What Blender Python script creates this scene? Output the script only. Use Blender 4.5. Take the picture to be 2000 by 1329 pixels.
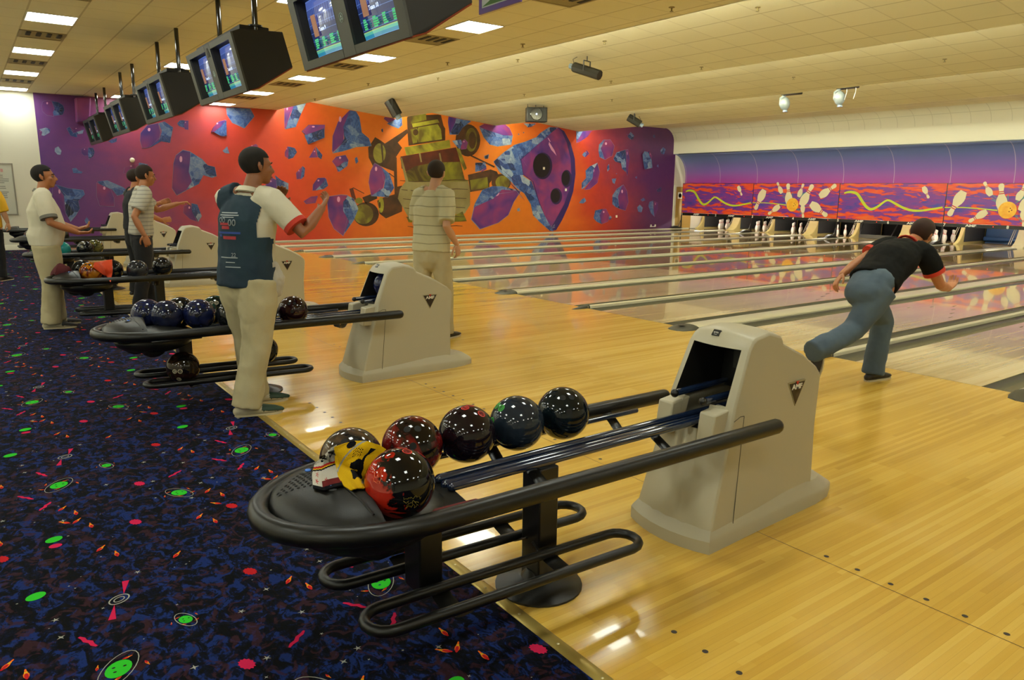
import bpy, bmesh, math, random
from mathutils import Vector, Matrix
from mathutils.bvhtree import BVHTree
from math import sin, cos, pi, radians, sqrt
for o in list(bpy.data.objects): bpy.data.objects.remove(o)
SC = bpy.context.scene; COL = SC.collection
# ------------------------------------------------------------------ camera
F_PX = 1443.97; CAM = Vector((-6.4566, -2.0398, 1.5136))
YAW, PITCH, ROLL = 0.9388, 0.2007, 0.0107
_f = Vector((cos(YAW)*cos(PITCH), sin(YAW)*cos(PITCH), -sin(PITCH)))
_r0 = _f.cross(Vector((0, 0, 1))).normalized(); _u0 = _r0.cross(_f)
_r = _r0*cos(ROLL) + _u0*sin(ROLL); _u = -_r0*sin(ROLL) + _u0*cos(ROLL)
cd = bpy.data.cameras.new('camera'); cam = bpy.data.objects.new('camera', cd); COL.objects.link(cam)
cd.sensor_width = 36; cd.lens = F_PX/2000*36; cd.clip_start = .05; cd.clip_end = 200
M = Matrix(((_r.x, _u.x, -_f.x, CAM.x), (_r.y, _u.y, -_f.y, CAM.y), (_r.z, _u.z, -_f.z, CAM.z), (0, 0, 0, 1)))
cam.matrix_world = M; SC.camera = cam
def ray(px, py): return _f + _r*((px-1000)/F_PX) - _u*((py-664.5)/F_PX)
def at_x(px, py, v): d = ray(px, py); return CAM + d*((v-CAM.x)/d.x)
def at_y(px, py, v): d = ray(px, py); return CAM + d*((v-CAM.y)/d.y)
def at_z(px, py, v): d = ray(px, py); return CAM + d*((v-CAM.z)/d.z)
# ------------------------------------------------------------------ world, exposure
W = bpy.data.worlds.new('world'); SC.world = W; W.use_nodes = True
W.node_tree.nodes['Background'].inputs[0].default_value = (1.0, .86, .66, 1)
W.node_tree.nodes['Background'].inputs[1].default_value = .12
SC.view_settings.view_transform = 'Standard'; SC.view_settings.look = 'None'
SC.view_settings.exposure = 0.0; SC.view_settings.gamma = 1.0; SC.view_settings.use_curve_mapping = False
DECK_W = 115.0        # tubes over the pin decks
PANEL_W = 26.0
COVE_W = 135.0
# ------------------------------------------------------------------ materials
def lin(c):
    if isinstance(c, str):
        c = [int(c[i:i+2], 16)/255 for i in (0, 2, 4)]
    return tuple((v/12.92 if v <= .04045 else ((v+.055)/1.055)**2.4) for v in c[:3]) + (1,)
_m = {}
def mat(name, col='808080', rough=.5, metal=0., coat=0., emit=None, es=1., spec=.5, noise=None, bump=None, sheen=0, ior=1.5):
    """noise = (scale, col2, contrast): object-space blotches between col and col2"""
    if name in _m: return _m[name]
    m = bpy.data.materials.new(name); m.use_nodes = True; _m[name] = m
    nt = m.node_tree; b = nt.nodes['Principled BSDF']
    b.inputs['Base Color'].default_value = lin(col); b.inputs['Roughness'].default_value = rough
    b.inputs['Metallic'].default_value = metal; b.inputs['Coat Weight'].default_value = coat
    b.inputs['Coat Roughness'].default_value = .05; b.inputs['Specular IOR Level'].default_value = spec
    if emit: b.inputs['Emission Color'].default_value = lin(emit); b.inputs['Emission Strength'].default_value = es
    if noise or bump:
        tc = nt.nodes.new('ShaderNodeTexCoord')
    if noise:
        n = nt.nodes.new('ShaderNodeTexNoise'); n.inputs['Scale'].default_value = noise[0]; n.inputs['Detail'].default_value = 4
        if len(noise) > 3: n.inputs['Distortion'].default_value = noise[3]
        cr = nt.nodes.new('ShaderNodeValToRGB'); k = noise[2]
        cr.color_ramp.elements[0].position = .5-k; cr.color_ramp.elements[1].position = .5+k
        cr.color_ramp.elements[0].color = lin(col); cr.color_ramp.elements[1].color = lin(noise[1])
        nt.links.new(tc.outputs['Object'], n.inputs['Vector']); nt.links.new(n.outputs[0], cr.inputs[0])
        nt.links.new(cr.outputs[0], b.inputs['Base Color'])
    if bump:
        n2 = nt.nodes.new('ShaderNodeTexNoise'); n2.inputs['Scale'].default_value = bump[0]; n2.inputs['Detail'].default_value = 3
        bp = nt.nodes.new('ShaderNodeBump'); bp.inputs['Strength'].default_value = bump[1]; bp.inputs['Distance'].default_value = .01
        nt.links.new(tc.outputs['Object'], n2.inputs['Vector']); nt.links.new(n2.outputs[0], bp.inputs['Height']); nt.links.new(bp.outputs[0], b.inputs['Normal'])
    return m
def nodes(m): return m.node_tree, m.node_tree.nodes['Principled BSDF']
class NG:
    """tiny node-graph helper"""
    def __init__(s, m): s.nt = m.node_tree; s.b = s.nt.nodes['Principled BSDF']; s.tc = s.nt.nodes.new('ShaderNodeTexCoord')
    def n(s, t, **k):
        x = s.nt.nodes.new('ShaderNode'+t)
        for a, v in k.items(): setattr(x, a, v)
        return x
    def l(s, a, b): s.nt.links.new(a, b)
    def xyz(s):
        q = s.n('SeparateXYZ'); s.l(s.tc.outputs['Object'], q.inputs[0]); return q.outputs
    def math(s, op, a, b=None, c=None):
        q = s.n('Math', operation=op)
        for i, v in enumerate((a, b, c)):
            if v is None: continue
            if isinstance(v, (int, float)): q.inputs[i].default_value = v
            else: s.l(v, q.inputs[i])
        return q.outputs[0]
    def comb(s, x, y, z):
        q = s.n('CombineXYZ')
        for i, v in enumerate((x, y, z)):
            if isinstance(v, (int, float)): q.inputs[i].default_value = v
            else: s.l(v, q.inputs[i])
        return q.outputs[0]
    def noise(s, vec, scale, detail=3, dist=0, rough=.5):
        q = s.n('TexNoise'); q.inputs['Scale'].default_value = scale; q.inputs['Detail'].default_value = detail
        q.inputs['Distortion'].default_value = dist; q.inputs['Roughness'].default_value = rough
        if vec is not None: s.l(vec, q.inputs['Vector'])
        return q.outputs[0]
    def white(s, vec):
        q = s.n('TexWhiteNoise', noise_dimensions='3D'); s.l(vec, q.inputs['Vector']); return q.outputs['Value']
    def ramp(s, fac, stops, interp='LINEAR'):
        q = s.n('ValToRGB'); cr = q.color_ramp; cr.interpolation = interp
        while len(cr.elements) < len(stops): cr.elements.new(.5)
        for e, (p, c) in zip(cr.elements, stops): e.position = p; e.color = lin(c) if isinstance(c, str) else c
        s.l(fac, q.inputs[0]); return q.outputs[0]
    def mix(s, f, a, b, mode='MIX'):
        q = s.n('Mix', data_type='RGBA', blend_type=mode)
        for i, v in ((0, f), (6, a), (7, b)):
            if isinstance(v, (int, float)): q.inputs[i].default_value = v
            elif isinstance(v, tuple): q.inputs[i].default_value = v
            else: s.l(v, q.inputs[i])
        return q.outputs[2]
# ------------------------------------------------------------------ mesh helpers
class MB:
    def __init__(s): s.v = []; s.f = []; s.mi = []; s.m = 0
    def add(s, vs, fs):
        k = len(s.v); s.v += [tuple(x) for x in vs]
        for f in fs: s.f.append([i+k for i in f]); s.mi.append(s.m)
        return s
    def box(s, x0, y0, z0, x1, y1, z1, mx=None):
        vs = [Vector((x, y, z)) for x in (x0, x1) for y in (y0, y1) for z in (z0, z1)]
        if mx: vs = [mx @ v for v in vs]
        return s.add(vs, [(0, 1, 3, 2), (4, 6, 7, 5), (0, 4, 5, 1), (2, 3, 7, 6), (0, 2, 6, 4), (1, 5, 7, 3)])
    def poly(s, pts): return s.add(pts, [tuple(range(len(pts)))])
    def prism(s, pts, d):
        """closed polygon pts extruded by vector d"""
        n = len(pts); d = Vector(d); vs = [Vector(p) for p in pts]; vs += [v+d for v in vs]
        return s.add(vs, [tuple(range(n)), tuple(range(2*n-1, n-1, -1))] + [(i, i+n, (i+1) % n+n, (i+1) % n) for i in range(n)])
    def rings(s, rs, closed=False, cap=True):
        n = len(rs[0]); k = len(s.v); vs = [p for r in rs for p in r]; fs = []
        R = len(rs)
        for i in range(R if closed else R-1):
            for j in range(n):
                a, b = i*n+j, i*n+(j+1) % n; c, d = ((i+1) % R)*n+(j+1) % n, ((i+1) % R)*n+j
                fs.append((a, b, c, d))
        if cap and not closed: fs += [tuple(range(n-1, -1, -1)), tuple(range((R-1)*n, R*n))]
        return s.add(vs, fs)
    def tube(s, pts, r, n=10, closed=False, round_ends=False, side=None, r2=None):
        """round (or elliptical: r along side, r2 across) tube through pts; r may be a list"""
        pts = [Vector(p) for p in pts]; N = len(pts)
        rr = list(r) if isinstance(r, (list, tuple)) else [r]*N
        qq = list(r2) if isinstance(r2, (list, tuple)) else ([r2]*N if r2 else rr)
        tg = []
        for i in range(N):
            a = pts[(i-1) % N] if (closed or i > 0) else pts[0]; b = pts[(i+1) % N] if (closed or i < N-1) else pts[-1]
            tg.append((b-a).normalized())
        if round_ends and not closed:
            np_, nr, nq, nt = [], [], [], []
            for a in (78, 55, 30): np_.append(pts[0]-tg[0]*rr[0]*sin(radians(a))); c = cos(radians(a)); nr.append(rr[0]*c); nq.append(qq[0]*c); nt.append(tg[0])
            np_ += pts; nr += rr; nq += qq; nt += tg
            for a in (30, 55, 78): np_.append(pts[-1]+tg[-1]*rr[-1]*sin(radians(a))); c = cos(radians(a)); nr.append(rr[-1]*c); nq.append(qq[-1]*c); nt.append(tg[-1])
            pts, rr, qq, tg = np_, nr, nq, nt
        up = Vector(side) if side is not None else (Vector((0, 0, 1)) if abs(tg[0].z) < .9 else Vector((1, 0, 0)))
        rs = []
        for p, t, a, b in zip(pts, tg, rr, qq):
            if side is None: sd = t.cross(up)
            else: sd = up - t*up.dot(t)
            if sd.length < 1e-5: sd = t.orthogonal()
            sd.normalize(); w = t.cross(sd)
            if side is None: up = w if False else up
            rs.append([p + sd*(a*cos(2*pi*j/n)) + w*(b*sin(2*pi*j/n)) for j in range(n)])
            if side is None: up = w * (1 if w.dot(up) > 0 else -1)
        return s.rings(rs, closed)
    def lathe(s, prof, c=(0, 0, 0), n=24, axis='z', mx=None):
        """prof: [(r, h)]"""
        rs = []
        for r, h in prof:
            ring = []
            for j in range(n):
                a = 2*pi*j/n
                p = Vector((r*cos(a), r*sin(a), h)) if axis == 'z' else (Vector((h, r*cos(a), r*sin(a))) if axis == 'x' else Vector((r*sin(a), h, r*cos(a))))
                if mx: p = mx @ p
                ring.append(p+Vector(c))
            rs.append(ring)
        return s.rings(rs)
    def ball(s, c, rx, ry=None, rz=None, n=16, mx=None):
        ry = ry or rx; rz = rz or rx; c = Vector(c); k = n//2; rs = []
        for i in range(1, k):
            t = pi*i/k
            ring = [Vector((rx*sin(t)*cos(2*pi*j/n), ry*sin(t)*sin(2*pi*j/n), -rz*cos(t))) for j in range(n)]
            rs.append([(mx @ q if mx else q)+c for q in ring])
        b = Vector((0, 0, -rz)); tp = Vector((0, 0, rz))
        if mx: b = mx @ b; tp = mx @ tp
        k0 = len(s.v); s.rings(rs, cap=False); m = len(rs)
        i0 = len(s.v); s.v += [tuple(b+c), tuple(tp+c)]
        for j in range(n):
            s.f.append([i0, k0+(j+1) % n, k0+j]); s.mi.append(s.m)
            s.f.append([i0+1, k0+(m-1)*n+j, k0+(m-1)*n+(j+1) % n]); s.mi.append(s.m)
        return s
    def mesh(s, name):
        me = bpy.data.meshes.new(name); me.from_pydata(s.v, [], s.f); me.polygons.foreach_set('material_index', s.mi); me.update(); return me
    def build(s, name, mats, parent=None, smooth=True, bevel=0, seg=2, angle=40, fix=True):
        me = s.mesh(name)
        if fix:
            bm = bmesh.new(); bm.from_mesh(me); bmesh.ops.recalc_face_normals(bm, faces=bm.faces); bm.to_mesh(me); bm.free()
        o = bpy.data.objects.new(name, me); COL.objects.link(o)
        for m in (mats if isinstance(mats, (list, tuple)) else [mats]): me.materials.append(m)
        if bevel:
            b = o.modifiers.new('bevel', 'BEVEL'); b.width = bevel; b.segments = seg; b.limit_method = 'ANGLE'; b.angle_limit = radians(35)
        if smooth:
            me.polygons.foreach_set('use_smooth', [True]*len(me.polygons)); me.set_sharp_from_angle(angle=radians(angle))
        if parent is not None: o.parent = parent
        return o
def tag(o, label=None, cat=None, group=None, kind=None):
    if label: o['label'] = label
    if cat: o['category'] = cat
    if group: o['group'] = group
    if kind: o['kind'] = kind
    return o
def empty(name, loc=(0, 0, 0), rz=0, label=None, cat=None, group=None):
    o = bpy.data.objects.new(name, None); COL.objects.link(o); o.location = loc; o.rotation_euler = (0, 0, rz)
    o.empty_display_size = .1
    return tag(o, label, cat, group)
def copy_tree(o, parent=None):
    c = o.copy(); COL.objects.link(c)
    if parent is not None: c.parent = parent
    for ch in list(o.children): copy_tree(ch, c)
    return c
def text_mb(s, size, mx, depth=.002, mb=None, align='CENTER', bold=0.0, sx=1.0):
    """add the text s as extruded mesh to mb; mx places it (text lies in its local xy plane)"""
    cu = bpy.data.curves.new('t', 'FONT'); cu.body = s; cu.size = size; cu.align_x = align; cu.align_y = 'CENTER'; cu.extrude = depth/2; cu.offset = bold; cu.resolution_u = 3
    o = bpy.data.objects.new('t', cu); COL.objects.link(o)
    dg = bpy.context.evaluated_depsgraph_get(); me = bpy.data.meshes.new_from_object(o.evaluated_get(dg))
    mb = mb or MB(); S = Matrix.Diagonal((sx, 1, 1, 1))
    mb.add([mx @ (S @ v.co) for v in me.vertices], [tuple(p.vertices) for p in me.polygons])
    bpy.data.objects.remove(o); bpy.data.curves.remove(cu); bpy.data.meshes.remove(me); return mb
def basis(x, y, z, t):
    return Matrix(((x[0], y[0], z[0], t[0]), (x[1], y[1], z[1], t[1]), (x[2], y[2], z[2], t[2]), (0, 0, 0, 1)))
FACE_NX = lambda t: basis((0, -1, 0), (0, 0, 1), (-1, 0, 0), t)      # text read by someone looking along +x
FACE_NY = lambda t: basis((1, 0, 0), (0, 0, 1), (0, -1, 0), t)       # text read by someone looking along +y
def project(mb, target, direction, off=.002):
    """move the vertices of mb along direction onto the target mesh object"""
    bm = bmesh.new(); bm.from_mesh(target.data); bm.transform(target.matrix_world if target.parent is None else Matrix())
    t = BVHTree.FromBMesh(bm); bm.free(); d = Vector(direction).normalized(); nv = []
    for v in mb.v:
        v = Vector(v); h = t.ray_cast(v - d*.5, d)
        nv.append(tuple((h[0] + h[1]*off if h[1].dot(d) < 0 else h[0] - h[1]*off) if h[0] is not None else v))
    mb.v = nv; return mb
def fuse(mb, name, m, parent, voxel=.01, smooth=3, disp=None):
    """one continuous surface out of the overlapping pieces in mb"""
    me = mb.mesh(name); bm = bmesh.new(); bm.from_mesh(me); bmesh.ops.recalc_face_normals(bm, faces=bm.faces); bm.to_mesh(me); bm.free()
    o = bpy.data.objects.new(name, me); COL.objects.link(o)
    r = o.modifiers.new('r', 'REMESH'); r.mode = 'VOXEL'; r.voxel_size = voxel
    if smooth: s = o.modifiers.new('s', 'SMOOTH'); s.iterations = smooth; s.factor = .5
    if disp:
        tx = bpy.data.textures.new('folds', 'CLOUDS'); tx.noise_scale = disp[0]; tx.noise_depth = 2
        d = o.modifiers.new('d', 'DISPLACE'); d.texture = tx; d.strength = disp[1]; d.mid_level = .5; d.texture_coords = 'LOCAL'
    dg = bpy.context.evaluated_depsgraph_get(); me2 = bpy.data.meshes.new_from_object(o.evaluated_get(dg))
    bpy.data.objects.remove(o); bpy.data.meshes.remove(me); me2.name = name
    o = bpy.data.objects.new(name, me2); COL.objects.link(o); me2.materials.clear(); me2.materials.append(m)
    me2.polygons.foreach_set('use_smooth', [True]*len(me2.polygons))
    if parent is not None: o.parent = parent
    return o
# ================================================================== THE PLACE
LW = 1.0541; GN = .554; GW = .7629            # lane, narrow gap, wide gap (gutter + cap + gutter)
WALL_Y = 18.95; CARPET_X = -4.98; ZC = 3.60
LANE = {}; DIV = {11: 0.0}; y = GW/2
for l in range(11, 0, -1): LANE[l] = (y, y+LW); y += LW + (GN if l % 2 else GW)
LANE[12] = (-GW/2-LW, -GW/2)
for k in range(10, -1, -1): DIV[k] = DIV[k+1] + LW + GN/2 + GW/2
DIV[12] = DIV[11] - (LW + GN/2 + GW/2)
PX = .5625
ORD = ['', 'first', 'second', 'third', 'fourth', 'fifth', 'sixth', 'seventh', 'eighth', 'ninth', 'tenth', 'eleventh', 'twelfth', 'thirteenth']
# ---- wood
def wood(name, cols, rough, gx=1.9, coat=.0, dark=1.0, board=.027):
    m = mat(name, 'c8a060', rough); g = NG(m); X, Y, Z = g.xyz()
    row = g.math('FLOOR', g.math('DIVIDE', Y, board))
    off = g.math('MULTIPLY', g.white(g.comb(row, 3.3, 0)), gx)
    seg = g.math('FLOOR', g.math('DIVIDE', g.math('ADD', X, off), gx))
    w = g.white(g.comb(row, seg, 7.1))
    row3 = g.math('FLOOR', g.math('DIVIDE', Y, board*4)); w3 = g.white(g.comb(row3, g.math('FLOOR', g.math('DIVIDE', X, 2.4)), 2.2))
    gr = g.noise(g.comb(g.math('MULTIPLY', X, 2.2), g.math('MULTIPLY', Y, 90), 0), 1.0, 4, .3)
    fac = g.math('ADD', g.math('MULTIPLY', w, .45), g.math('ADD', g.math('MULTIPLY', w3, .3), g.math('MULTIPLY', gr, .25)))
    c = g.ramp(fac, [(.05, cols[0]), (.40, cols[1]), (.65, cols[2]), (1.0, cols[3])])
    fr = g.math('FRACT', g.math('DIVIDE', Y, board)); ln = g.math('LESS_THAN', fr, .05)
    c = g.mix(g.math('MULTIPLY', ln, .22), c, lin('6a4a1c'))
    g.l(c, g.b.inputs['Base Color'])
    rn = g.noise(g.comb(X, g.math('MULTIPLY', Y, 3), 0), 1.6, 3)
    g.l(g.math('ADD', g.math('MULTIPLY', rn, rough*.7), rough*.65), g.b.inputs['Roughness'])
    g.b.inputs['Coat Weight'].default_value = coat; g.b.inputs['Coat Roughness'].default_value = .03
    return m
W_APP = wood('approach_maple', ('b68a34', 'c99f3e', 'd3ab4a', 'dcb85e'), .18, coat=.25)
W_LANE = wood('lane_maple', ('a88c58', 'bda272', 'c9b080', 'd4be92'), .13, coat=.55)
W_PINE = wood('lane_pine', ('8c7034', '9b7e3c', 'a68a46', 'b29650'), .10, coat=.75)
WHITE = mat('wall_paint_cream', 'cfcab8', .6)
BLACKP = mat('black_plastic', '14130f', .38, bump=(900, .05)); BLACKM = mat('black_metal', '0b0b0a', .32)
GREYC = mat('charcoal_cap', '35342c', .5); ALU = mat('cream_aluminium', 'c9c4ac', .28, coat=.3, metal=.25)
GUT = mat('gutter_grey', '5b584a', .22, coat=.4); BRASS = mat('brass_strip', 'a8924c', .35, metal=.6)
# ---- carpet with its woven space motifs (one object: pattern stays in the carpet)
CARP = mat('space_carpet', '0d0d18', .95, spec=.1); g = NG(CARP); X, Y, Z = g.xyz()
vec = g.comb(g.math('MULTIPLY', X, 1.5), Y, 0)
n1 = g.noise(vec, 13, 4, 1.1, .6); n2 = g.noise(g.comb(Y, X, 4.0), 13, 3, 1.6, .55); n3 = g.noise(vec, 75, 2)
c = g.ramp(g.math('ADD', g.math('MULTIPLY', n1, .85), g.math('MULTIPLY', n3, .15)), [(.43, '07080d'), (.52, '0d142c'), (.575, '1a3474'), (.70, '1e3070')])
c2 = g.ramp(n2, [(.535, (0, 0, 0, 1)), (.60, (1, 1, 1, 1))]); q = g.n('RGBToBW'); g.l(c2, q.inputs[0])
c = g.mix(g.math('MULTIPLY', q.outputs[0], .75), c, lin('47282e'))
c = g.mix(.5, c, g.ramp(n3, [(.35, '0a0a10'), (.6, '24305c')]), 'OVERLAY')
g.l(c, g.b.inputs['Base Color'])
bp = g.n('Bump'); bp.inputs['Strength'].default_value = .4; bp.inputs['Distance'].default_value = .004
g.l(g.noise(None, 500, 1), bp.inputs['Height']); g.l(bp.outputs[0], g.b.inputs['Normal'])
cmats = [CARP] + [mat('yarn_'+n, c, .95, spec=.05) for n, c in (('green', '2fae2a'), ('red', 'a81d22'), ('pink', 'b81f48'), ('orange', 'd8651c'), ('yellow', 'c8a020'), ('white', '9a9a90'))]
cb = MB(); cb.poly([(-8.2, -8, 0), (CARPET_X, -8, 0), (CARPET_X, WALL_Y, 0), (-8.2, WALL_Y, 0)])
rnd = random.Random(4)
def ell(cx, cy, rx, ry, rot, m, z, n=14, jag=0):
    cb.m = m; c, s = cos(rot), sin(rot); P = []
    for i in range(n):
        a = 2*pi*i/n; k = 1 - (jag if i % 2 else 0); x, y = rx*cos(a)*k, ry*sin(a)*k
        P.append((cx+x*c-y*s, cy+x*s+y*c, z))
    cb.poly(P)
def cring(cx, cy, rx, ry, rot, w, m, z, n=22, a0=0, a1=2*pi):
    cb.m = m; c, s = cos(rot), sin(rot)
    for i in range(n):
        t0, t1 = a0+(a1-a0)*i/n, a0+(a1-a0)*(i+1)/n; P = []
        for t, k in ((t0, 1), (t1, 1), (t1, 0), (t0, 0)):
            x, y = (rx-w*(1-k))*cos(t), (ry-w*(1-k))*sin(t); P.append((cx+x*c-y*s, cy+x*s+y*c, z))
        cb.poly(P)
def cstar(x, y, r, m=6, z=.0012, pts=4):
    cb.m = m; P = []
    a0 = rnd.random()
    for i in range(pts*2):
        a = a0+pi*i/pts; k = r if i % 2 == 0 else r*.28; P.append((x+k*cos(a), y+k*sin(a), z))
    cb.poly(P)
def cpin(x, y, L, rot):
    c, s = cos(rot), sin(rot)
    for (t, ww, m, zz) in ((0, .30, 4, .0012), (-.12, .2, 2, .0016), (.30, .16, 5, .0014), (.5, .11, 4, .0016)):
        ell(x+c*t*L, y+s*t*L, L*(.34 if abs(t) < .2 else .18), L*ww*.55, rot, m, zz, 10)
def motif_tile(ox, oy):
    def planet(x, y, r, ring=True, rot=.5):
        x += ox; y += oy
        if ring: cring(x, y, r*1.9, r*.95, rot, .0028, 6, .0010)
        ell(x, y, r*.92, r*.72, rot, 1, .0013, 18)
        if ring:
            for a in (.4, 2.2, 4.1): ell(x+r*.4*cos(a), y+r*.3*sin(a), r*.11, r*.08, 0, 0, .0016, 8)
            for a in (0.2, 1.3, 2.6, 3.6, 5.0): cpin(x+r*1.6*cos(a+rot), y+r*1.0*sin(a+rot), r*.55, a)
    planet(-.22+.0, .39, .052, True, 1.0); planet(.26, -.06+1.82, .045, True, 2.1); planet(.52, 1.04, .038, False); planet(.02, .56, .030, True, 1.9)
    planet(-.30+.92, 1.53, .038, False); ell(ox+.62, oy+1.46, .025, .02, 0, 3, .0012)
    for x, y, m in ((.43, 1.45, 2), (.02, 1.52, 3), (.31, .77, 2), (.12, .18, 3)): ell(ox+x, oy+y, .036, .024, 1.9, m, .0012, 24, .18)
    for x, y in ((-.15+.0, .84),):
        cb.m = 3; X0, Y0 = ox+x, oy+y
        for s in (1, -1): cb.poly([(X0+.02*s, Y0+.03*s, .0012), (X0+.055*s, Y0-.11*s+.24*s, .0012), (X0+.03*s, Y0+.135*s, .0012)])
        cring(X0, Y0, .04, .03, .6, .005, 6, .0014); cring(X0, Y0, .022, .016, .6, .004, 6, .0014)
    for x, y, n in ((-.2+.9, 1.79, 3), (-.13, 1.24, 2), (.43, .53, 2), (.29, 1.33, 2), (-.18, 1.6, 2), (.4, 1.62, 3), (.12, 1.0, 1)):
        for i in range(n): cpin(ox+x+(.03 if i % 2 else -.02), oy+y-.09*i+.08, .055, .9+i*.7)
    for x, y, r in ((-.3, .13, 1.0), (-.28, .61, 2.0), (.3, .22, .7), (.55, .3, 2.2)):
        cb.m = 3; c, s = cos(r), sin(r); cb.poly([(ox+x+c*t_*.05-s*w_*(1+.5*(i_ % 2)), oy+y+s*t_*.05+c*w_*(1+.5*(i_ % 2)), .0012) for i_, (t_, w_) in enumerate([(-1, .003), (-.6, .006), (-.2, .004), (.2, .007), (.6, .005), (1, .003), (1, -.003), (.6, -.006), (.2, -.004), (-.2, -.008), (-.6, -.005), (-1, -.003)])])
    R = random.Random(9)
    for _ in range(46): cstar(ox+R.uniform(-.4, .5), oy+R.uniform(0, 1.82), R.choice((.004, .006, .008, .015)), 6, .001, R.choice((4, 5)))
for i in range(-3, 2):
    for j in range(-1, 11):
        ox, oy = -6.0+.92*i+.0, 1.82*j-.0
        if i >= -2 or (i >= -4 and j > 2):
            k0 = len(cb.f); v0 = len(cb.v); motif_tile(ox, oy)
            # drop motif faces that would leave the carpet
            kf, km = [], []
            for f, mi in zip(cb.f[k0:], cb.mi[k0:]):
                if max(cb.v[q][0] for q in f) < CARPET_X-.005 and -7.9 < min(cb.v[q][1] for q in f) and max(cb.v[q][1] for q in f) < WALL_Y-.01: kf.append(f); km.append(mi)
            cb.f[k0:] = kf; cb.mi[k0:] = km
carpet = cb.build('floor', cmats, smooth=False, fix=False); tag(carpet, 'dark blue carpet woven with planets, pins and stars', None, kind='structure')
cf = MB(); cf.box(-13, -8, -.05, -8.2, WALL_Y, 0); tag(cf.build('floor', mat('bounce_floor', 'd4ccb4', .5), smooth=False), 'unseen pale floor added behind to bounce light onto the ceiling', kind='structure')  # added out of view: bright floor that throws light up at the ceiling
# ---- approach
ab = MB(); ab.box(CARPET_X, -8, -.05, 0, WALL_Y, 0)
ab.m = 1
for l in range(1, 13):
    yc = sum(LANE[l])/2
    for x in (-3.66, -4.61):
        for k in range(-3, 4):
            ab.poly([(x+.011*cos(2*pi*i/10), yc+.137*k+.011*sin(2*pi*i/10), .0008) for i in range(10)])
    for k in range(-4, 5): ab.poly([(-.05+.006*cos(2*pi*i/8), yc+.12*k+.006*sin(2*pi*i/8), .0008) for i in range(8)])
ab.poly([(-3.705, -8, .0006), (-3.702, -8, .0006), (-3.702, WALL_Y, .0006), (-3.705, WALL_Y, .0006)])
for l in range(1, 13): ab.poly([(-.006, LANE[l][0], .0007), (-.0, LANE[l][0], .0007), (-.0, LANE[l][1], .0007), (-.006, LANE[l][1], .0007)])
tag(ab.build('floor', [W_APP, mat('dot_brown', '2c2014', .6)], smooth=False), 'glossy maple approach boards between carpet and foul line', kind='structure')
tb = MB(); tb.prism([(CARPET_X-.035, -8, 0), (CARPET_X-.03, -8, .004), (CARPET_X+.012, -8, .004), (CARPET_X+.018, -8, 0)], (0, WALL_Y+8, 0))
tb.m = 1
for i in range(120): tb.ball((CARPET_X-.01, -7.8+.22*i, .004), .006, .006, .002, 8)
tag(tb.build('trim_1', [BRASS, mat('screw', 'c8bd90', .3, metal=.8)]), kind='structure')
# ---- sub floor under lanes
sf = MB(); sf.box(0, -8, -.16, 21.2, WALL_Y, -.115); tag(sf.build('floor', mat('pit_floor', '1a1814', .8), smooth=False), kind='structure')
# ---- lanes, dividers, gutters
DOTM = mat('lane_mark', '3a2612', .4)
def gutter_profile(y0, y1):
    P = []; r = (y1-y0)/2; c = (y0+y1)/2
    for i in range(11):
        a = pi + pi*i/10; P.append((c+r*cos(a), -.004+.085*sin(a)))
    return P
def make_lane(n):
    y0, y1 = LANE[n]
    t = empty('bowling_lane', (0, (y0+y1)/2, 0)); h = LW/2
    b = MB(); b.box(0, -h, -.11, 4.6, h, 0); b.m = 1; b.box(4.6, -h, -.11, 18.4, h, 0); b.m = 0; b.box(18.4, -h, -.11, 19.85, h, 0)
    b.m = 2
    for k in range(-3, 4):
        x = 4.0-.35*abs(k)+.4; yy = .137*k
        b.poly([(x, yy-.014, .0007), (x+.14, yy, .0007), (x, yy+.014, .0007)])
    for s in (1, -1):
        for k in range(5): b.poly([(2.1+.009*cos(2*pi*i/8), s*(.2+.06*k)+.009*sin(2*pi*i/8), .0007) for i in range(8)])
    b.build('lane_boards', [W_LANE, W_PINE, DOTM], t, smooth=False)
    for s in (1, -1):
        g_ = MB(); pr = gutter_profile(h, h+.232) if s > 0 else gutter_profile(-h-.232, -h)
        g_.rings([[(x, a, b_) for a, b_ in pr] + [(x, a, b_-.012) for a, b_ in reversed(pr)] for x in (0.0, 18.0)])
        g_.build('gutter', GUT, t)
    return t
for n in range(1, 13):
    t = make_lane(n)
    tag(t, {1: 'glossy bowling lane running right along the foot of the mural wall', 7: 'bowling lane ending at the empty blue-lit pit', 10: 'bowling lane just left of the stooping bowler', 11: 'bowling lane the stooping bowler is releasing onto', 12: 'bowling lane furthest right, beyond the nearest ball return'}.get(n, '%s bowling lane counted from the mural wall' % ORD[n]), 'lane', 'bowling lanes')
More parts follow.
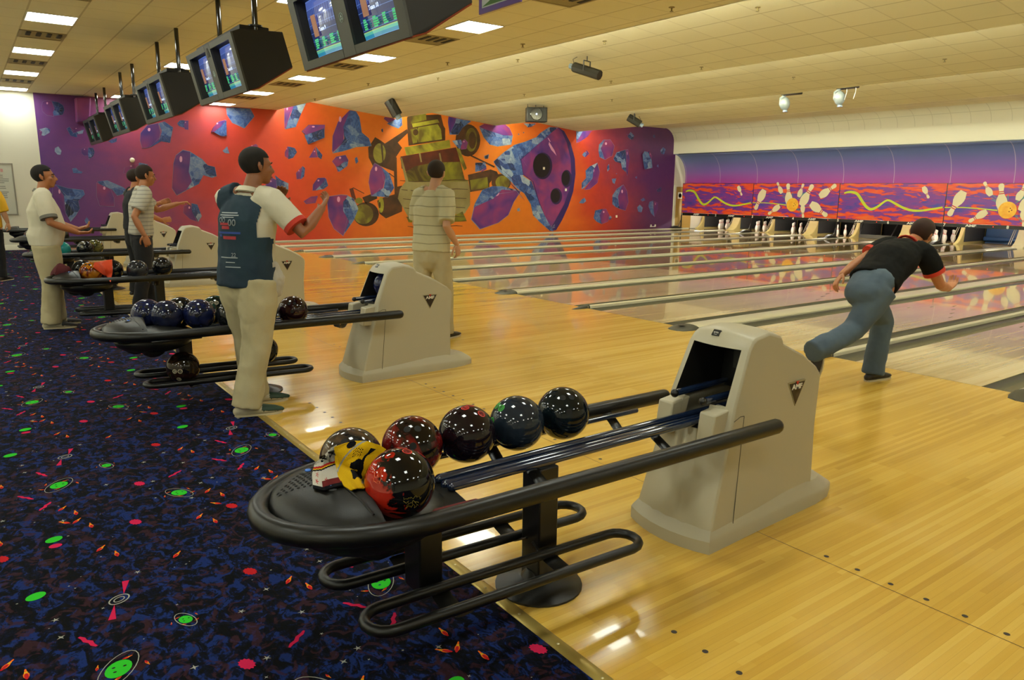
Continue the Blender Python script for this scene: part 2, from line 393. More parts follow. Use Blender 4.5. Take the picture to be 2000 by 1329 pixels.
def make_divider(k):
    wide = k % 2 == 1; w = .142 if wide else .038
    t = empty('lane_divider', (0, DIV[k], 0)); b = MB(); pr = []
    for i in range(9):
        a = pi*i/8; pr.append((w*cos(a), .012+(.024 if wide else .022)*sin(a)**.6))
    pr = [(w, -.10)] + pr + [(-w, -.10)]
    b.rings([[(x, a, z) for a, z in pr] for x in (.03, 17.9)]); b.build('capping', ALU, t, angle=30)
    c = MB(); rs = []
    for x, s, zz in ((-.24, .35, .003), (-.20, .8, .012), (-.1, 1.04, .03), (.0, 1.06, .046), (.035, 1.05, .046)):
        rs.append([(x, w*s*cos(pi*i/8), zz*sin(pi*i/8)**.7) for i in range(9)] + [(x, -w*s, -.02 if x > -.01 else .0004), (x, w*s, -.02 if x > -.01 else .0004)])
    c.rings(rs); e = c.build('end_cap', GREYC, t, angle=50)
    s_ = MB(); s_.lathe([(.001, 0), (.009, 0), (.009, .003), (.001, .004)], (.0, -w*1.05-.001, .018), 10, 'y') if not wide else s_.box(-.12, -.035, .0445, -.06, .035, .0462)
    s_.build('screw' if not wide else 'badge', mat('screw', 'c8bd90') if not wide else BLACKM, e)
    return t
for k in range(0, 13):
    lab = '%s cream divider between the %s and %s lanes from the mural wall' % ('wide' if k % 2 else 'narrow', ORD[k], ORD[k+1]) if k else 'cream capping strip along the foot of the mural wall'
    if k == 12: lab = 'narrow cream lane divider furthest right, beyond the nearest ball return'
    tag(make_divider(k), lab, 'lane divider', 'lane dividers')
# ---- walls
mw = MB(); mw.box(-13, WALL_Y, 0, CARPET_X+.09, WALL_Y+.2, 3.9); tag(mw.build('wall_left', WHITE, smooth=False), kind='structure')
MUR = mat('mural_paint', 'd0401c', .42); g = NG(MUR); X, Y, Z = g.xyz()
n = g.noise(g.comb(g.math('MULTIPLY', X, .45), 0, g.math('MULTIPLY', Z, .8)), 1.2, 3, .6)
xx = g.math('ADD', X, g.math('ADD', g.math('MULTIPLY', g.math('SUBTRACT', n, .5), 2.4), g.math('MULTIPLY', g.math('SUBTRACT', Z, 1.8), .35)))
c = g.ramp(g.math('DIVIDE', g.math('ADD', xx, 5.5), 23), [(.02, '563078'), (.08, '663472'), (.12, '833862'), (.17, 'a23c50'), (.215, 'b83a34'), (.28, 'bc3c20'), (.335, 'c04c1c'), (.40, 'c86a1c'), (.62, 'c8701a'), (.71, 'c05a1c'), (.785, 'a83420'), (.86, '742c4a'), (.93, '4e265c')])
n2 = g.noise(g.comb(X, 0, Z), 5, 4); c = g.mix(.12, c, g.ramp(n2, [(.3, '802010'), (.7, 'ffb060')]), 'SOFT_LIGHT'); g.l(c, g.b.inputs['Base Color'])
mm = MB(); mm.box(CARPET_X+.09, WALL_Y, 0, 17.0, WALL_Y+.2, 4.4); tag(mm.build('wall_left', MUR, smooth=False), kind='structure')
mm = MB(); mm.box(17.0, WALL_Y, 0, 21.2, WALL_Y+.2, 4.4); tag(mm.build('wall_left', WHITE, smooth=False), kind='structure')
bb = MB(); bb.prism([(-13, WALL_Y, 0), (-13, WALL_Y-.02, 0), (-13, WALL_Y-.02, .1), (-13, WALL_Y-.012, .12), (-13, WALL_Y, .12)], (13+CARPET_X+.09, 0, 0)); tag(bb.build('baseboard_left', mat('baseboard_white', 'd8d2bc', .4)), kind='structure')
for nm, a in (('wall_back', (-13.2, -8, 0, -13, WALL_Y+.2, 3.9)), ('wall_right', (-13, -8.2, 0, 21.2, -8, 4.4)), ('wall_front', (21.0, -8, -.16, 21.2, WALL_Y, 4.4))):
    w_ = MB(); w_.box(*a); tag(w_.build(nm, mat('pit_black', '080807', .9) if nm == 'wall_front' else WHITE, smooth=False), kind='structure')
# ---- ceiling
CEIL = mat('ceiling_tile', 'd8d2b0', .8, spec=.2); g = NG(CEIL); X, Y, Z = g.xyz()
def gridline(v, p, o, w): return g.math('LESS_THAN', g.math('FRACT', g.math('DIVIDE', g.math('SUBTRACT', v, o-w/2-50*p), p)), w/p)
lx = gridline(X, PX, -5.58, .022); ly = gridline(Y, .6, .25, .018)
ln = g.math('MAXIMUM', lx, g.math('MULTIPLY', ly, .55))
sp = g.noise(g.tc.outputs['Object'], 60, 3); base = g.mix(g.math('MULTIPLY', sp, .12), lin('e2dab8'), lin('c4b68a'))
tile = g.white(g.comb(g.math('FLOOR', g.math('DIVIDE', g.math('SUBTRACT', X, -5.58), PX)), g.math('FLOOR', g.math('DIVIDE', g.math('SUBTRACT', Y, .25), .6)), 1))
base = g.mix(g.math('MULTIPLY', tile, .10), base, lin('b8aa80'))
c = g.mix(g.math('MULTIPLY', ln, .45), base, lin('8a7440')); g.l(c, g.b.inputs['Base Color'])
LIPS = [.80, 4.42, 8.15, 11.8]
cl = MB(); cl.box(-13, -8, ZC, LIPS[0], WALL_Y, ZC+.03); tag(cl.build('ceiling', CEIL, smooth=False), 'flat tiled ceiling over carpet and approach', kind='structure')
ends = LIPS[1:] + [16.3]
TUBE = mat('cove_tube', 'ffffff', .5, emit='f6fbe4', es=COVE_W)
for i, (a, b_) in enumerate(zip(LIPS, ends)):
    zt = 3.98; ze = ZC if i < 3 else 3.96
    s = MB(); s.prism([(a, -8, zt), (b_, -8, ze), (b_, -8, ze+.03), (a, -8, zt+.03)], (0, WALL_Y+8, 0)); s.box(a-.02, -8, ZC-.0, a, WALL_Y, zt+.03)
    tag(s.build('ceiling', CEIL, smooth=False), kind='structure')
    for j in range(18):
        y0 = -7.9+1.49*j
        t = empty('cove_light', (a+.045, y0, ZC+.10)); q = MB(); q.box(-.04, 0, -.03, 0, 1.42, .03); q.build('housing', mat('housing_white', 'd8d4c4', .5), t, smooth=False)
        q = MB(); q.tube([(.02, .04, 0), (.02, 1.38, 0)], .016, 8); q.build('lamp_tube', TUBE, t)
        tag(t, 'fluorescent batten tucked above the %s ceiling step' % ORD[i+1], 'light', 'battens hidden in the ceiling coves')
# ---- cove above masks: curved white tiles, white band, purple curved hood
CV = mat('cove_white', 'd2ccb4', .6); g = NG(CV); X, Y, Z = g.xyz()
ln = gridline(Y, .52, .1, .018); l2 = g.math('LESS_THAN', g.math('ABSOLUTE', g.math('SUBTRACT', Z, 3.80)), .008)
zz = g.math('GREATER_THAN', Z, 3.5)
c = g.mix(g.math('MULTIPLY', g.math('MULTIPLY', g.math('MAXIMUM', ln, l2), zz), .35), lin('d6d0b8'), lin('8c8468')); g.l(c, g.b.inputs['Base Color'])
pr = [(16.0, 3.98)] + [(16.25+.62*sin(radians(a)), 3.46+.52*cos(radians(a))) for a in range(0, 91, 10)] + [(16.88, 2.98)]
w_ = MB(); w_.rings([[(x, yy, z) for x, z in pr] + [(x+.04, yy, z+.0) for x, z in reversed(pr)] for yy in (-8, WALL_Y)]); tag(w_.build('ceiling', CV), kind='structure')
HOOD = mat('sunset_hood', '704090', .45); g = NG(HOOD); X, Y, Z = g.xyz()
c = g.ramp(g.math('DIVIDE', g.math('SUBTRACT', Z, 1.75), 1.25), [(0, 'a03088'), (.12, '96368e'), (.45, '74569c'), (.8, '586498'), (1, '526c9a')])
ln = g.math('LESS_THAN', g.math('FRACT', g.math('DIVIDE', g.math('SUBTRACT', Y, 15.46-51*1.7126), 1.7126)), .012)
c = g.mix(g.math('MULTIPLY', ln, .6), c, lin('b8a8b8')); g.l(c, g.b.inputs['Base Color'])
pr = [(16.86, 2.99)] + [(16.9+.78*sin(radians(a)), 2.02+.96*cos(radians(a))) for a in range(5, 91, 8)] + [(17.68, 1.6)]
w_ = MB(); w_.rings([[(x, yy, z) for x, z in pr] + [(x+.03, yy, z+.01) for x, z in reversed(pr)] for yy in (-8, WALL_Y)]); tag(w_.build('wall_front', HOOD), 'blue to magenta curved hood above the masks', kind='structure')
w_ = MB(); w_.box(16.84, -8, 2.965, 16.9, WALL_Y-.3, 2.99); tag(w_.build('trim_2', BLACKM, smooth=False), kind='structure')
d_ = MB(); d_.box(17.12, WALL_Y-.03, 0, 18.1, WALL_Y-.005, 1.70); d_.m = 1; d_.box(17.03, WALL_Y-.045, 0, 17.12, WALL_Y-.001, 1.78); d_.box(17.12, WALL_Y-.045, 1.70, 18.1, WALL_Y-.001, 1.78)
dr = d_.build('door_1', [mat('door_ochre', '9a7a3a', .5), WHITE], smooth=False); tag(dr, 'ochre service door beside the first mask', kind='structure')
q = MB(); q.box(17.24, WALL_Y-.034, 1.22, 17.50, WALL_Y-.03, 1.48); q.m = 1; q.lathe([(.065, 0), (.09, 0), (.09, .003), (.065, .003), (.065, 0)], (17.37, WALL_Y-.038, 1.35), 20, 'y'); q.box(17.30, WALL_Y-.037, 1.343, 17.44, WALL_Y-.034, 1.357); q.build('sign', [mat('sign_white', 'd8d4c8', .5), BLACKM], dr, smooth=False)
# ================================================================== PIN END
XM = 17.42
MASKM = mat('mask_paint', '6a2a80', .3, coat=.3); g = NG(MASKM); X, Y, Z = g.xyz()
v = g.comb(0, g.math('MULTIPLY', Y, .8), g.math('MULTIPLY', Z, 4.4))
n = g.noise(v, 2.3, 2, .7, .5)
band = g.math('MULTIPLY', g.math('ABSOLUTE', g.math('SUBTRACT', Z, .58)), .32)
f = g.math('ADD', n, band)
c = g.ramp(f, [(.38, '3c3a94'), (.50, '6a2f88'), (.61, '742c80'), (.622, 'cc3c28'), (.72, 'd8481c'), (.9, 'd07228')]); g.l(c, g.b.inputs['Base Color'])
LIME = mat('lime_ribbon', 'b8c81e', .4); PINC = mat('painted_pin', 'd8cca8', .4); PINR = mat('painted_red', 'b42a24', .4); YEL = mat('painted_ball', 'e09a1c', .35, noise=(5, 'f0c040', .15)); TEAL = mat('painted_teal', '2f8f86', .5)
STRIP = mat('mask_black', '0c0b0a', .35); LETT = mat('lettering_white', 'd8d4c8', .4); LED = mat('led_red', 'ff2010', .4, emit='ff2010', es=2)
PINPROF = [(0, 0), (.09, .0), (.1, .02), (.15, .2), (.157, .3), (.14, .42), (.09, .55), (.062, .66), (.06, .72), (.075, .84), (.083, .9), (.07, .96), (.03, 1.0), (0, 1.0)]
def flat_pin(mb, u, v_, L, rot, layer, W, H):
    """a painted pin: outline in the mask's plane; rot measured from up, L in metres"""
    c, s = cos(rot), sin(rot)
    def P(a, h): return (layer, u*W-W/2 + (a*c+(h-.4)*s)*L, v_*H - (a*s-(h-.4)*c)*L)
    R = [(a*1.25, h) for a, h in PINPROF[1:-1]]
    mb.m = 0; out = [P(a, h) for a, h in R] + [P(-a, h) for a, h in reversed(R)]
    mb.prism([(x-.0, -y_, z) for x, y_, z in out], (-.004, 0, 0))
    mb.m = 1
    for h0, h1, w0 in ((.60, .635, .095), (.675, .71, .08)):
        mb.prism([(x-.0045, -y_, z) for x, y_, z in (P(-w0, h0), P(w0, h0), P(w0, h1), P(-w0, h1))], (-.001, 0, 0))
def make_mask(d0, num, kind):
    """mask unit over lanes num, num+1 spanning dividers d0..d0+2"""
    W_ = DIV[d0]-DIV[d0+2]; H = 1.172; yc = (DIV[d0]+DIV[d0+2])/2
    t = empty('masking_unit', (XM, yc, .66))
    p = MB(); p.box(.0, -W_/2+.012, 0, .05, W_/2-.012, H); pn = p.build('panel', MASKM, t, smooth=False, bevel=.004)
    s = MB(); s.box(-.01, -W_/2, -.104, .07, W_/2, -.002); s.box(0, -W_/2, 0, .045, -W_/2+.012, H); s.box(0, W_/2-.012, 0, .045, W_/2, H); s.box(-.005, -W_/2, H, .05, W_/2, H+.012); sp_ = s.build('number_strip', STRIP, t, smooth=False)
    q = MB()
    for i in (0, 1):
        yy = W_/2-.05-i*W_/2
        text_mb(str(num+i), .125, FACE_NX((-.0105, yy, -.05)), .002, q, bold=.004)
        text_mb('AMF', .088, FACE_NX((-.0105, yy-.74, -.05)), .002, q, bold=.004, sx=1.7)
    q.build('lettering', LETT, sp_, smooth=False)
    q = MB()
    for i in (0, 1): q.box(-.013, W_/2-1.38-i*W_/2, -.06, -.01, W_/2-1.40-i*W_/2, -.04)
    q.build('indicator', LED, sp_, smooth=False)
    if kind == 0:
        pts = [(.05, .73), (.09, .76), (.14, .76), (.19, .70), (.24, .52), (.29, .36), (.34, .30), (.40, .38), (.46, .52), (.50, .55), (.56, .47), (.64, .36), (.72, .30), (.80, .30), (.90, .35), (1.0, .41)]
        wd = [.02, .035, .04, .045, .045, .045, .042, .035, .03, .03, .035, .035, .035, .03, .028, .025]
        q = MB(); fine = []
        for i in range(len(pts)-1):
            for k in range(4):
                a = k/4; p0, p1, p2, p3 = pts[max(i-1, 0)], pts[i], pts[i+1], pts[min(i+2, len(pts)-1)]
                f_ = lambda j: .5*(2*p1[j]+(p2[j]-p0[j])*a+(2*p0[j]-5*p1[j]+4*p2[j]-p3[j])*a*a+(3*p1[j]-p0[j]-3*p2[j]+p3[j])*a**3)
                fine.append((f_(0), f_(1), wd[i]*(1-a)+wd[i+1]*a))
        L_, R_ = [], []
        for i, (u, v_, w) in enumerate(fine):
            a, b = fine[max(i-1, 0)], fine[min(i+1, len(fine)-1)]; dx, dz = (b[0]-a[0])*W_, (b[1]-a[1])*H; l = sqrt(dx*dx+dz*dz) or 1
            X_, Z_ = u*W_, v_*H; L_.append((X_-dz/l*w, Z_+dx/l*w)); R_.append((X_+dz/l*w, Z_-dx/l*w))
        for i in range(len(L_)-1): q.poly([(-.003, W_/2-x, z) for x, z in (L_[i], L_[i+1], R_[i+1], R_[i])])
        q.build('ribbon_paint', LIME, pn, smooth=False)
        q = MB(); flat_pin(q, .82, .80, .40, radians(150), -.003, W_, H); q.build('pin_paint', [PINC, PINR], pn, smooth=False)
    else:
        q = MB()
        q.poly([(-.002, W_/2-u*W_, v_*H) for u, v_ in ((0, .41), (.15, .42), (.3, .40), (.42, .37), (.42, .34), (.3, .375), (.15, .395), (0, .385))]); q.build('ribbon_paint', LIME, pn, smooth=False)
        q = MB(); R = random.Random(5)
        for i in range(26):
            a = R.uniform(-1.2, 1.2) if i % 3 else R.uniform(1.6, 2.4); r0, r1 = R.uniform(.15, .3), R.uniform(.4, .75); cx, cz = .50*W_, .42*H
            q.poly([(-.002, W_/2-(cx+r*cos(a+d)*1.3), min(max(cz+r*sin(a+d)*.6, .01), H-.01)) for r, d in ((r0, 0), (r1, -.015), (r1, .015))])
        q.build('spark_paint', TEAL, pn, smooth=False)
        for j, (u, v_, L, a) in enumerate(((.10, .56, .80, 205), (.33, .84, .45, -30), (.44, .62, .75, -8), (.29, .22, .55, 235), (.575, .76, .48, 18), (.64, .60, .82, 28), (.86, .76, .70, 55), (.62, .22, .45, 172), (.78, .28, .78, 122))):
            q = MB(); flat_pin(q, u, v_, L, radians(a), -.003-.0012*j, W_, H); q.build('pin_paint', [PINC, PINR], pn, smooth=False)
        q = MB(); q.lathe([(0, 0), (.235, 0), (.235, -.004), (0, -.004)], (-.014, W_/2-.495*W_, .37*H), 28, 'x'); q.build('ball_paint', YEL, pn)
        q = MB(); 
        for a, b in ((.07, .05), (.11, .0), (.05, -.04)): q.lathe([(0, 0), (.018, 0), (.018, -.001), (0, -.001)], (-.0185, W_/2-.495*W_-a, .37*H+b), 10, 'x')
        q.build('finger_hole_paint', mat('painted_dark', '7a3a10'), pn)
    return t
ML = ['mask painted with a lime ribbon and one pin, beside the mural wall', 'mask of bursting pins and a yellow ball above lanes 3 and 4', 'mask painted with a lime ribbon above lanes 5 and 6', 'mask of bursting pins above lanes 7 and 8, cut by the right edge', 'mask with a lime ribbon above lanes 9 and 10', 'mask of bursting pins above lanes 11 and 12']
for i in range(6): tag(make_mask(2*i, 2*i+1, i % 2), ML[i], 'mask', 'painted masks over the pins')
# strut with foot in front of every mask joint
def make_strut(d):
    t = empty('mask_support', (XM, DIV[d], 0))
    b = MB(); b.box(.0, -.02, .03, .03, .02, .56); b.build('post', BLACKM, t, smooth=False)
    b = MB(); b.tube([(-.02, .0, .36), (-.10, .0, .16), (-.28, 0, .08)], .016, 8); b.build('brace', BLACKM, t)
    b = MB(); b.prism([(-.62, -.06, .034), (.05, -.06, .034), (.05, -.06, .06), (-.2, -.06, .10), (-.34, -.06, .14), (-.46, -.06, .11)], (0, .12, 0)); b.build('foot', BLACKM, t, bevel=.008)
    return t
SL = {0: 'black mask support beside the ochre door', 2: 'black mask support with foot just left of the number 3', 4: 'black mask support with foot left of the lowered sweep bar', 6: 'black mask support with foot just left of the blue pit', 8: 'black mask support right of the blue pit', 10: 'black mask support furthest right'}
for d in SL: tag(make_strut(d), SL[d], 'support', 'mask supports')
# kickback plates
KC = mat('kickback_cream', 'b4a568', .45); KG = mat('cushion_grey', '3a3c3e', .7); BL = mat('pit_blue', '3a5f8e', .4); BL2 = mat('kickback_pale', 'a9a27e', .4)
def make_kick(k):
    wide = k % 2; w = .17 if wide else .055
    t = empty('kickback', (18.38, DIV[k], 0)); P = [(0, -.1), (0, .02), (.10, .05), (.22, .12), (.33, .26), (.40, .42), (.46, .62), (.56, .68), (2.0, .68), (2.0, -.1)]
    b = MB(); b.prism([(x, -w, z) for x, z in P], (0, 2*w, 0)); b.build('side_plate', KC if k != 7 else BL2, t, bevel=.02, angle=50)
    b = MB(); b.box(.46, -w-.012, .05, 1.9, -w, .54); b.build('cushion', KG if k != 7 else BL, t, smooth=False, bevel=.01)
    return t
for k in range(0, 13):
    o = make_kick(k); tag(o, ('cream curved kickback panel between the %s and %s pin decks from the mural' % (ORD[k], ORD[k+1])) if k else 'cream curved kickback panel nearest the mural wall', 'kickback panel', 'kickback panels')
# pit curtains, ball cushions, decks' machines
for n in range(1, 13):
    yc = sum(LANE[n])/2; t = empty('pin_machine', (19.98, yc, 0))
    b = MB(); b.box(.45, -.72, -.1, .5, .72, 1.6); b.build('pit_curtain', mat('pit_black', '080807', .9) if n != 7 else mat('pit_blue_lit', '101c34', .8), t, smooth=False)  # seventh pit: its blue lighting is put into the curtain colour
    b = MB(); b.box(.0, -.66, .70, .4, .66, .76); b.build('table_edge', BLACKM, t, smooth=False)
    b = MB(); b.tube([(-1.95, -.50, .76), (-1.95, .50, .76)], .02, 8); b.build('deck_lamp', mat('deck_lamp', 'ffffff', .5, emit='fff6e0', es=DECK_W if n != 7 else DECK_W*.5), t)
    if n == 7:
        b = MB(); b.tube([(.1, -.66, .12), (.1, .66, .12)], .07, 10); b.build('cushion_roller', BL, t)
        b = MB(); b.box(.2, -.66, -.05, .25, .66, .45); b.build('cushion_board', BL, t, smooth=False)
    if n in (5,):
        b = MB(); b.box(-1.50, -.56, .01, -1.47, .56, .13); text_mb('AMF', .07, FACE_NX((-1.502, .1, .09)), .002, b, sx=1.7); b.build('sweep_bar', mat('sweep_grey', '3c3c38', .4), t, smooth=False)
        for s in (1, -1):
            b = MB(); b.tube([(-1.48, s*.55, .1), (-1.1, s*.6, .66)], .018, 8); b.build('sweep_arm', BLACKM, t)
    elif n in (1, 3, 4, 6, 7, 2):
        for s in (0, 1):
            b = MB(); b.tube([(-1.25, -.60+.05*s, .06), (-.85, -.60+.05*s, .62)], .009, 6); b.build('sweep_arm', ALU, t)
    tag(t, {7: 'pin machine with a blue lit pit and roller behind an empty deck', 5: 'pin machine with its grey sweep bar lowered before a single pin'}.get(n, 'dark pinsetting machine behind the %s pin deck from the mural wall' % ORD[n]), 'pin machine', 'pin machines')
# pins
PINW = mat('pin_white', 'e4e2d8', .2, coat=.6); PINRD = mat('pin_red', 'c0282a', .25)
PM = [(0, 0), (.0258, 0), (.029, .004), (.0365, .022), (.0495, .057), (.0583, .086), (.0606, .1143), (.058, .145), (.0493, .184), (.0347, .2223), (.0257, .244), (.0228, .254), (.0237, .275), (.0268, .305), (.0318, .335), (.0323, .345), (.0300, .362), (.02, .376), (.001, .381)]
def make_pin():
    t = empty('bowling_pin'); b = MB(); b.lathe(PM, n=18); b.build('body', PINW, t)
    for z in (.232, .256):
        b = MB(); r = .0312 if z < .24 else .0238; b.lathe([(r-.003, -.005), (r+.0016, -.005), (r-.0002, .005), (r-.003, .005)], (0, 0, z), 18); b.build('neck_stripe', PINRD, t)
    return t
pin0 = make_pin(); used = False
PP = [(0, 0)] + [(.264, s*.1524) for s in (1, -1)] + [(.528, s*.3048) for s in (1, 0, -1)] + [(.792, s) for s in (.4572, .1524, -.1524, -.4572)]
for n, ids in ((1, range(10)), (2, range(10)), (3, range(10)), (4, range(10)), (5, (9,)), (6, range(10)), (8, range(10)), (9, range(10))):
    yc = sum(LANE[n])/2
    for i in ids:
        p = pin0 if not used else copy_tree(pin0); used = True
        p.location = (18.9+PP[i][0], yc+PP[i][1], .0)
        row = ['head pin', 'second-row', 'third-row', 'back-row'][(0, 1, 1, 2, 2, 2, 3, 3, 3, 3)[i]]
        side = {0: '', 1: ' left', 2: ' right', 3: ' left', 4: ' middle', 5: ' right', 6: ' far left', 7: ' inner left', 8: ' inner right', 9: ' far right'}[i]
        tag(p, ('lone white pin standing behind the lowered grey sweep bar' if n == 5 else 'white%s %s%s of the %s lane from the mural wall' % (side, row, '' if i == 0 else ' pin', ORD[n])), 'bowling pin', 'pins on the %s deck' % ORD[n])
# ================================================================== CEILING FITTINGS
LAMP = mat('panel_light', 'ffffff', .5, emit='f8fff2', es=PANEL_W); FR = mat('panel_frame', 'd6d2c4', .4)
def make_panel():
    t = empty('ceiling_light'); b = MB(); b.box(-.265, -.285, -.004, .265, .285, 0); b.build('diffuser', LAMP, t, smooth=False)
    b = MB(); 
    for a in ((-.281, -.3, -.265, .3), (.265, -.3, .281, .3), (-.265, -.3, .265, -.285), (-.265, .285, .265, .3)): b.box(a[0], a[1], -.008, a[2], a[3], .0)
    b.build('frame', FR, t, smooth=False); return t
def make_vent():
    t = empty('ceiling_vent'); b = MB()
    for a in ((-.281, -.3, -.25, .3), (.25, -.3, .281, .3), (-.25, -.3, .25, -.27), (-.25, .27, .25, .3)): b.box(a[0], a[1], -.008, a[2], a[3], .0)
    b.build('frame', mat('vent_frame', '8e7d4e', .5), t, smooth=False)
    b = MB(); b.box(-.25, -.27, -.003, .25, .27, -.001); b.build('backing', mat('vent_back', '93865c', .7), t, smooth=False)
    for k in range(4):
        x = -.20+.125*k; b = MB(); b.prism([(x, -.24, -.006), (x+.05, -.24, -.006), (x+.06, -.24, -.012), (x+.01, -.24, -.012)], (0, .30, 0)); b.build('blade', mat('vent_slot', '1a150d', .7), t, smooth=False)
    return t
L0, V0 = make_panel(), make_vent(); lu = vu = False
rows = ['row over the carpet', 'middle row behind the monitor poles', 'row over the approach', 'first unseen row added for fill', 'second unseen row added for fill', 'rearmost unseen row added for fill']
for ri, (X_, dv) in enumerate(((-5.30, 1.35), (-3.05, None), (-.80, 1.1), (-8.3, 1.2), (-10.4, 1.2), (-12.3, 1.2))):  # the last three rows are unseen, added behind to brighten the room
    for j, Y_ in enumerate([18.45, 15.5, 12.55, 9.6, 6.6, 3.6, .6, -2.4, -5.4]):
        if ri == 1 and j % 2: continue
        o = L0 if not lu else copy_tree(L0); lu = True; o.location = (X_, Y_, ZC-.001)
        nth = ('nearest the mural wall', 'second from the mural wall', 'third from the mural wall', 'fourth from the mural wall', 'fifth from the mural wall', 'sixth from the mural wall', 'seventh from the mural wall', 'eighth from the mural wall', 'ninth from the mural wall')[j]
        tag(o, 'glowing square ceiling light, %s, %s' % (nth, rows[ri]), 'ceiling light', 'square ceiling lights')
        if dv and j and ri < 3 and j < 7:
            o = V0 if not vu else copy_tree(V0); vu = True; o.location = (X_, Y_+dv, ZC-.001)
            tag(o, 'beige slotted air vent after the light %s, %s' % (nth, rows[ri]), 'air vent', 'ceiling air vents')
SPN = {}
SPR = mat('sprinkler', '8a7a4a', .4, metal=.4)
for i, (px, py, lip) in enumerate(((1021, 86, 0), (874, 122, 0), (719, 163, 0), (615, 193, 0), (1312, 14, 0), (1181, 80, 1), (1011, 116, 1), (855, 152, 1), (1480, 14, 1), (1193, 159, 1), (1024, 185, 1), (1672, 88, 2), (1550, 152, 2), (1845, 117, 2), (1370, 132, 1), (1195, 195, 2), (1372, 172, 3))):
    z = ZC if lip == 0 else 3.8
    for _ in range(6):
        p = at_z(px, py, z)
        if lip: a, b_ = LIPS[lip-1], (LIPS+[16.3])[lip]; z = 3.98+(ZC-3.98)*(p.x-a)/(b_-a)
    t = empty('sprinkler', (p.x, p.y, z)); b = MB(); b.lathe([(.001, 0), (.035, 0), (.035, -.006), (.01, -.01), (.008, -.04), (.001, -.04)], n=10); b.build('collar', SPR, t)
    b = MB(); b.lathe([(.001, -.045), (.022, -.045), (.022, -.049), (.001, -.049)], n=10); b.build('deflector', SPR, t)
    SPN.setdefault(lip, 0)
    tag(t, 'small brass sprinkler on the %s' % ('flat ceiling, '+ORD[i+1]+' from the mural wall' if lip == 0 else ORD[lip]+' sloping ceiling bay, '+['nearest the right edge', 'second from the right edge', 'third from the right edge', 'fourth from the right edge', 'fifth from the right edge', 'nearest the purple ball painting', 'furthest left'][min(SPN[lip], 6)]), 'sprinkler', 'ceiling sprinklers'); SPN[lip] += 1
# effect lights
FX = mat('fixture_dark', '1c1a12', .45); FXL = mat('fixture_lens', '8090a0', .1, coat=1)
def hang(name, p, ztop, label):
    t = empty(name, (p[0], p[1], p[2])); b = MB(); b.tube([(0, 0, .16), (0, 0, ztop-p[2])], .008, 6); b.build('hanger', FX, t)
    return tag(t, label, 'stage light')
def scanner(p, ztop, d, L, r, label):
    t = hang('scanner_light', p, ztop, label); d = Vector(d).normalized(); sd = d.cross(Vector((0, 0, 1))).normalized()
    b = MB(); b.tube([-d*L/2, d*L/2], r, 8, round_ends=False); b.m = 1; b.tube([d*L/2, d*(L/2+.01)], r*.7, 8); b.build('barrel', [FX, FXL], t, angle=30)
    b = MB(); b.tube([sd*(r+.02)*1, sd*(r+.02)+Vector((0, 0, r+.08)), -sd*(r+.02)+Vector((0, 0, r+.08)), -sd*(r+.02)], .012, 6); b.build('yoke', FX, t)
    b = MB(); b.tube([d*L*.45, d*L*.55+Vector((0, 0, .12)), Vector((0, 0, ztop-p[2]-.02))+d*.15], .006, 6); b.build('cable', BLACKM, t)
    b = MB(); b.tube([d*L*.5, d*(L/2+.09)], r*.55, 8); b.build('mirror_head', FXL, t)
    return t
q = at_x(1146, 139, 2.55); scanner((q.x, q.y, q.z), 3.80, (-.25, .85, .30), .56, .085, 'black barrel scanner light hung from the first sloping ceiling bay, nearest the camera')
q = at_x(768, 211, 2.75); scanner((q.x, q.y, q.z), 3.80, (.35, -.25, -.75), .42, .14, 'small dark barrel light hanging in front of the lime robot on the mural')
q = at_x(1239, 236, 10.0); scanner((q.x, q.y, q.z), 3.80, (.5, -.6, -.45), .42, .11, 'small dark barrel light near the purple end of the mural')
q = at_x(1046, 224, 6.4); t = hang('effect_projector', (q.x, q.y, q.z), 3.82, 'boxy black effect projector with round lens above the broken ball painting')
fd = Vector((-.45, -.85, 0)).normalized(); sd = Vector((fd.y, -fd.x, 0)); mx = basis(sd, fd, (0, 0, 1), (0, 0, 0))
b = MB(); b.box(-.30, -.15, -.20, .26, .15, .18, mx); b.build('case', FX, t, bevel=.015)
b = MB(); b.lathe([(.001, .17), (.15, .17), (.17, .15), (.17, .10)], (0, 0, 0), 20, 'y', mx); b.m = 1; b.lathe([(.001, .172), (.025, .176), (.001, .18)], (0, 0, 0), 10, 'y', mx); b.build('lens', [mat('lens_dark', '1c1e22', .15, coat=1), mat('lens_glow', 'c0d0ff', .2, emit='c8d8ff', es=2)], t)
b = MB(); b.tube([mx @ Vector(v) for v in ((-.22, 0, .18), (-.22, 0, .30), (.22, 0, .30), (.22, 0, .18))], .012, 6); b.build('yoke', FX, t)
for x in (-.26, -.2, -.14):
    for z in (.11, -.15): b = MB(); b.box(x, .15, z, x+.035, .155, z+.045, mx); b.build('vent_slot', BLACKM, t, smooth=False)
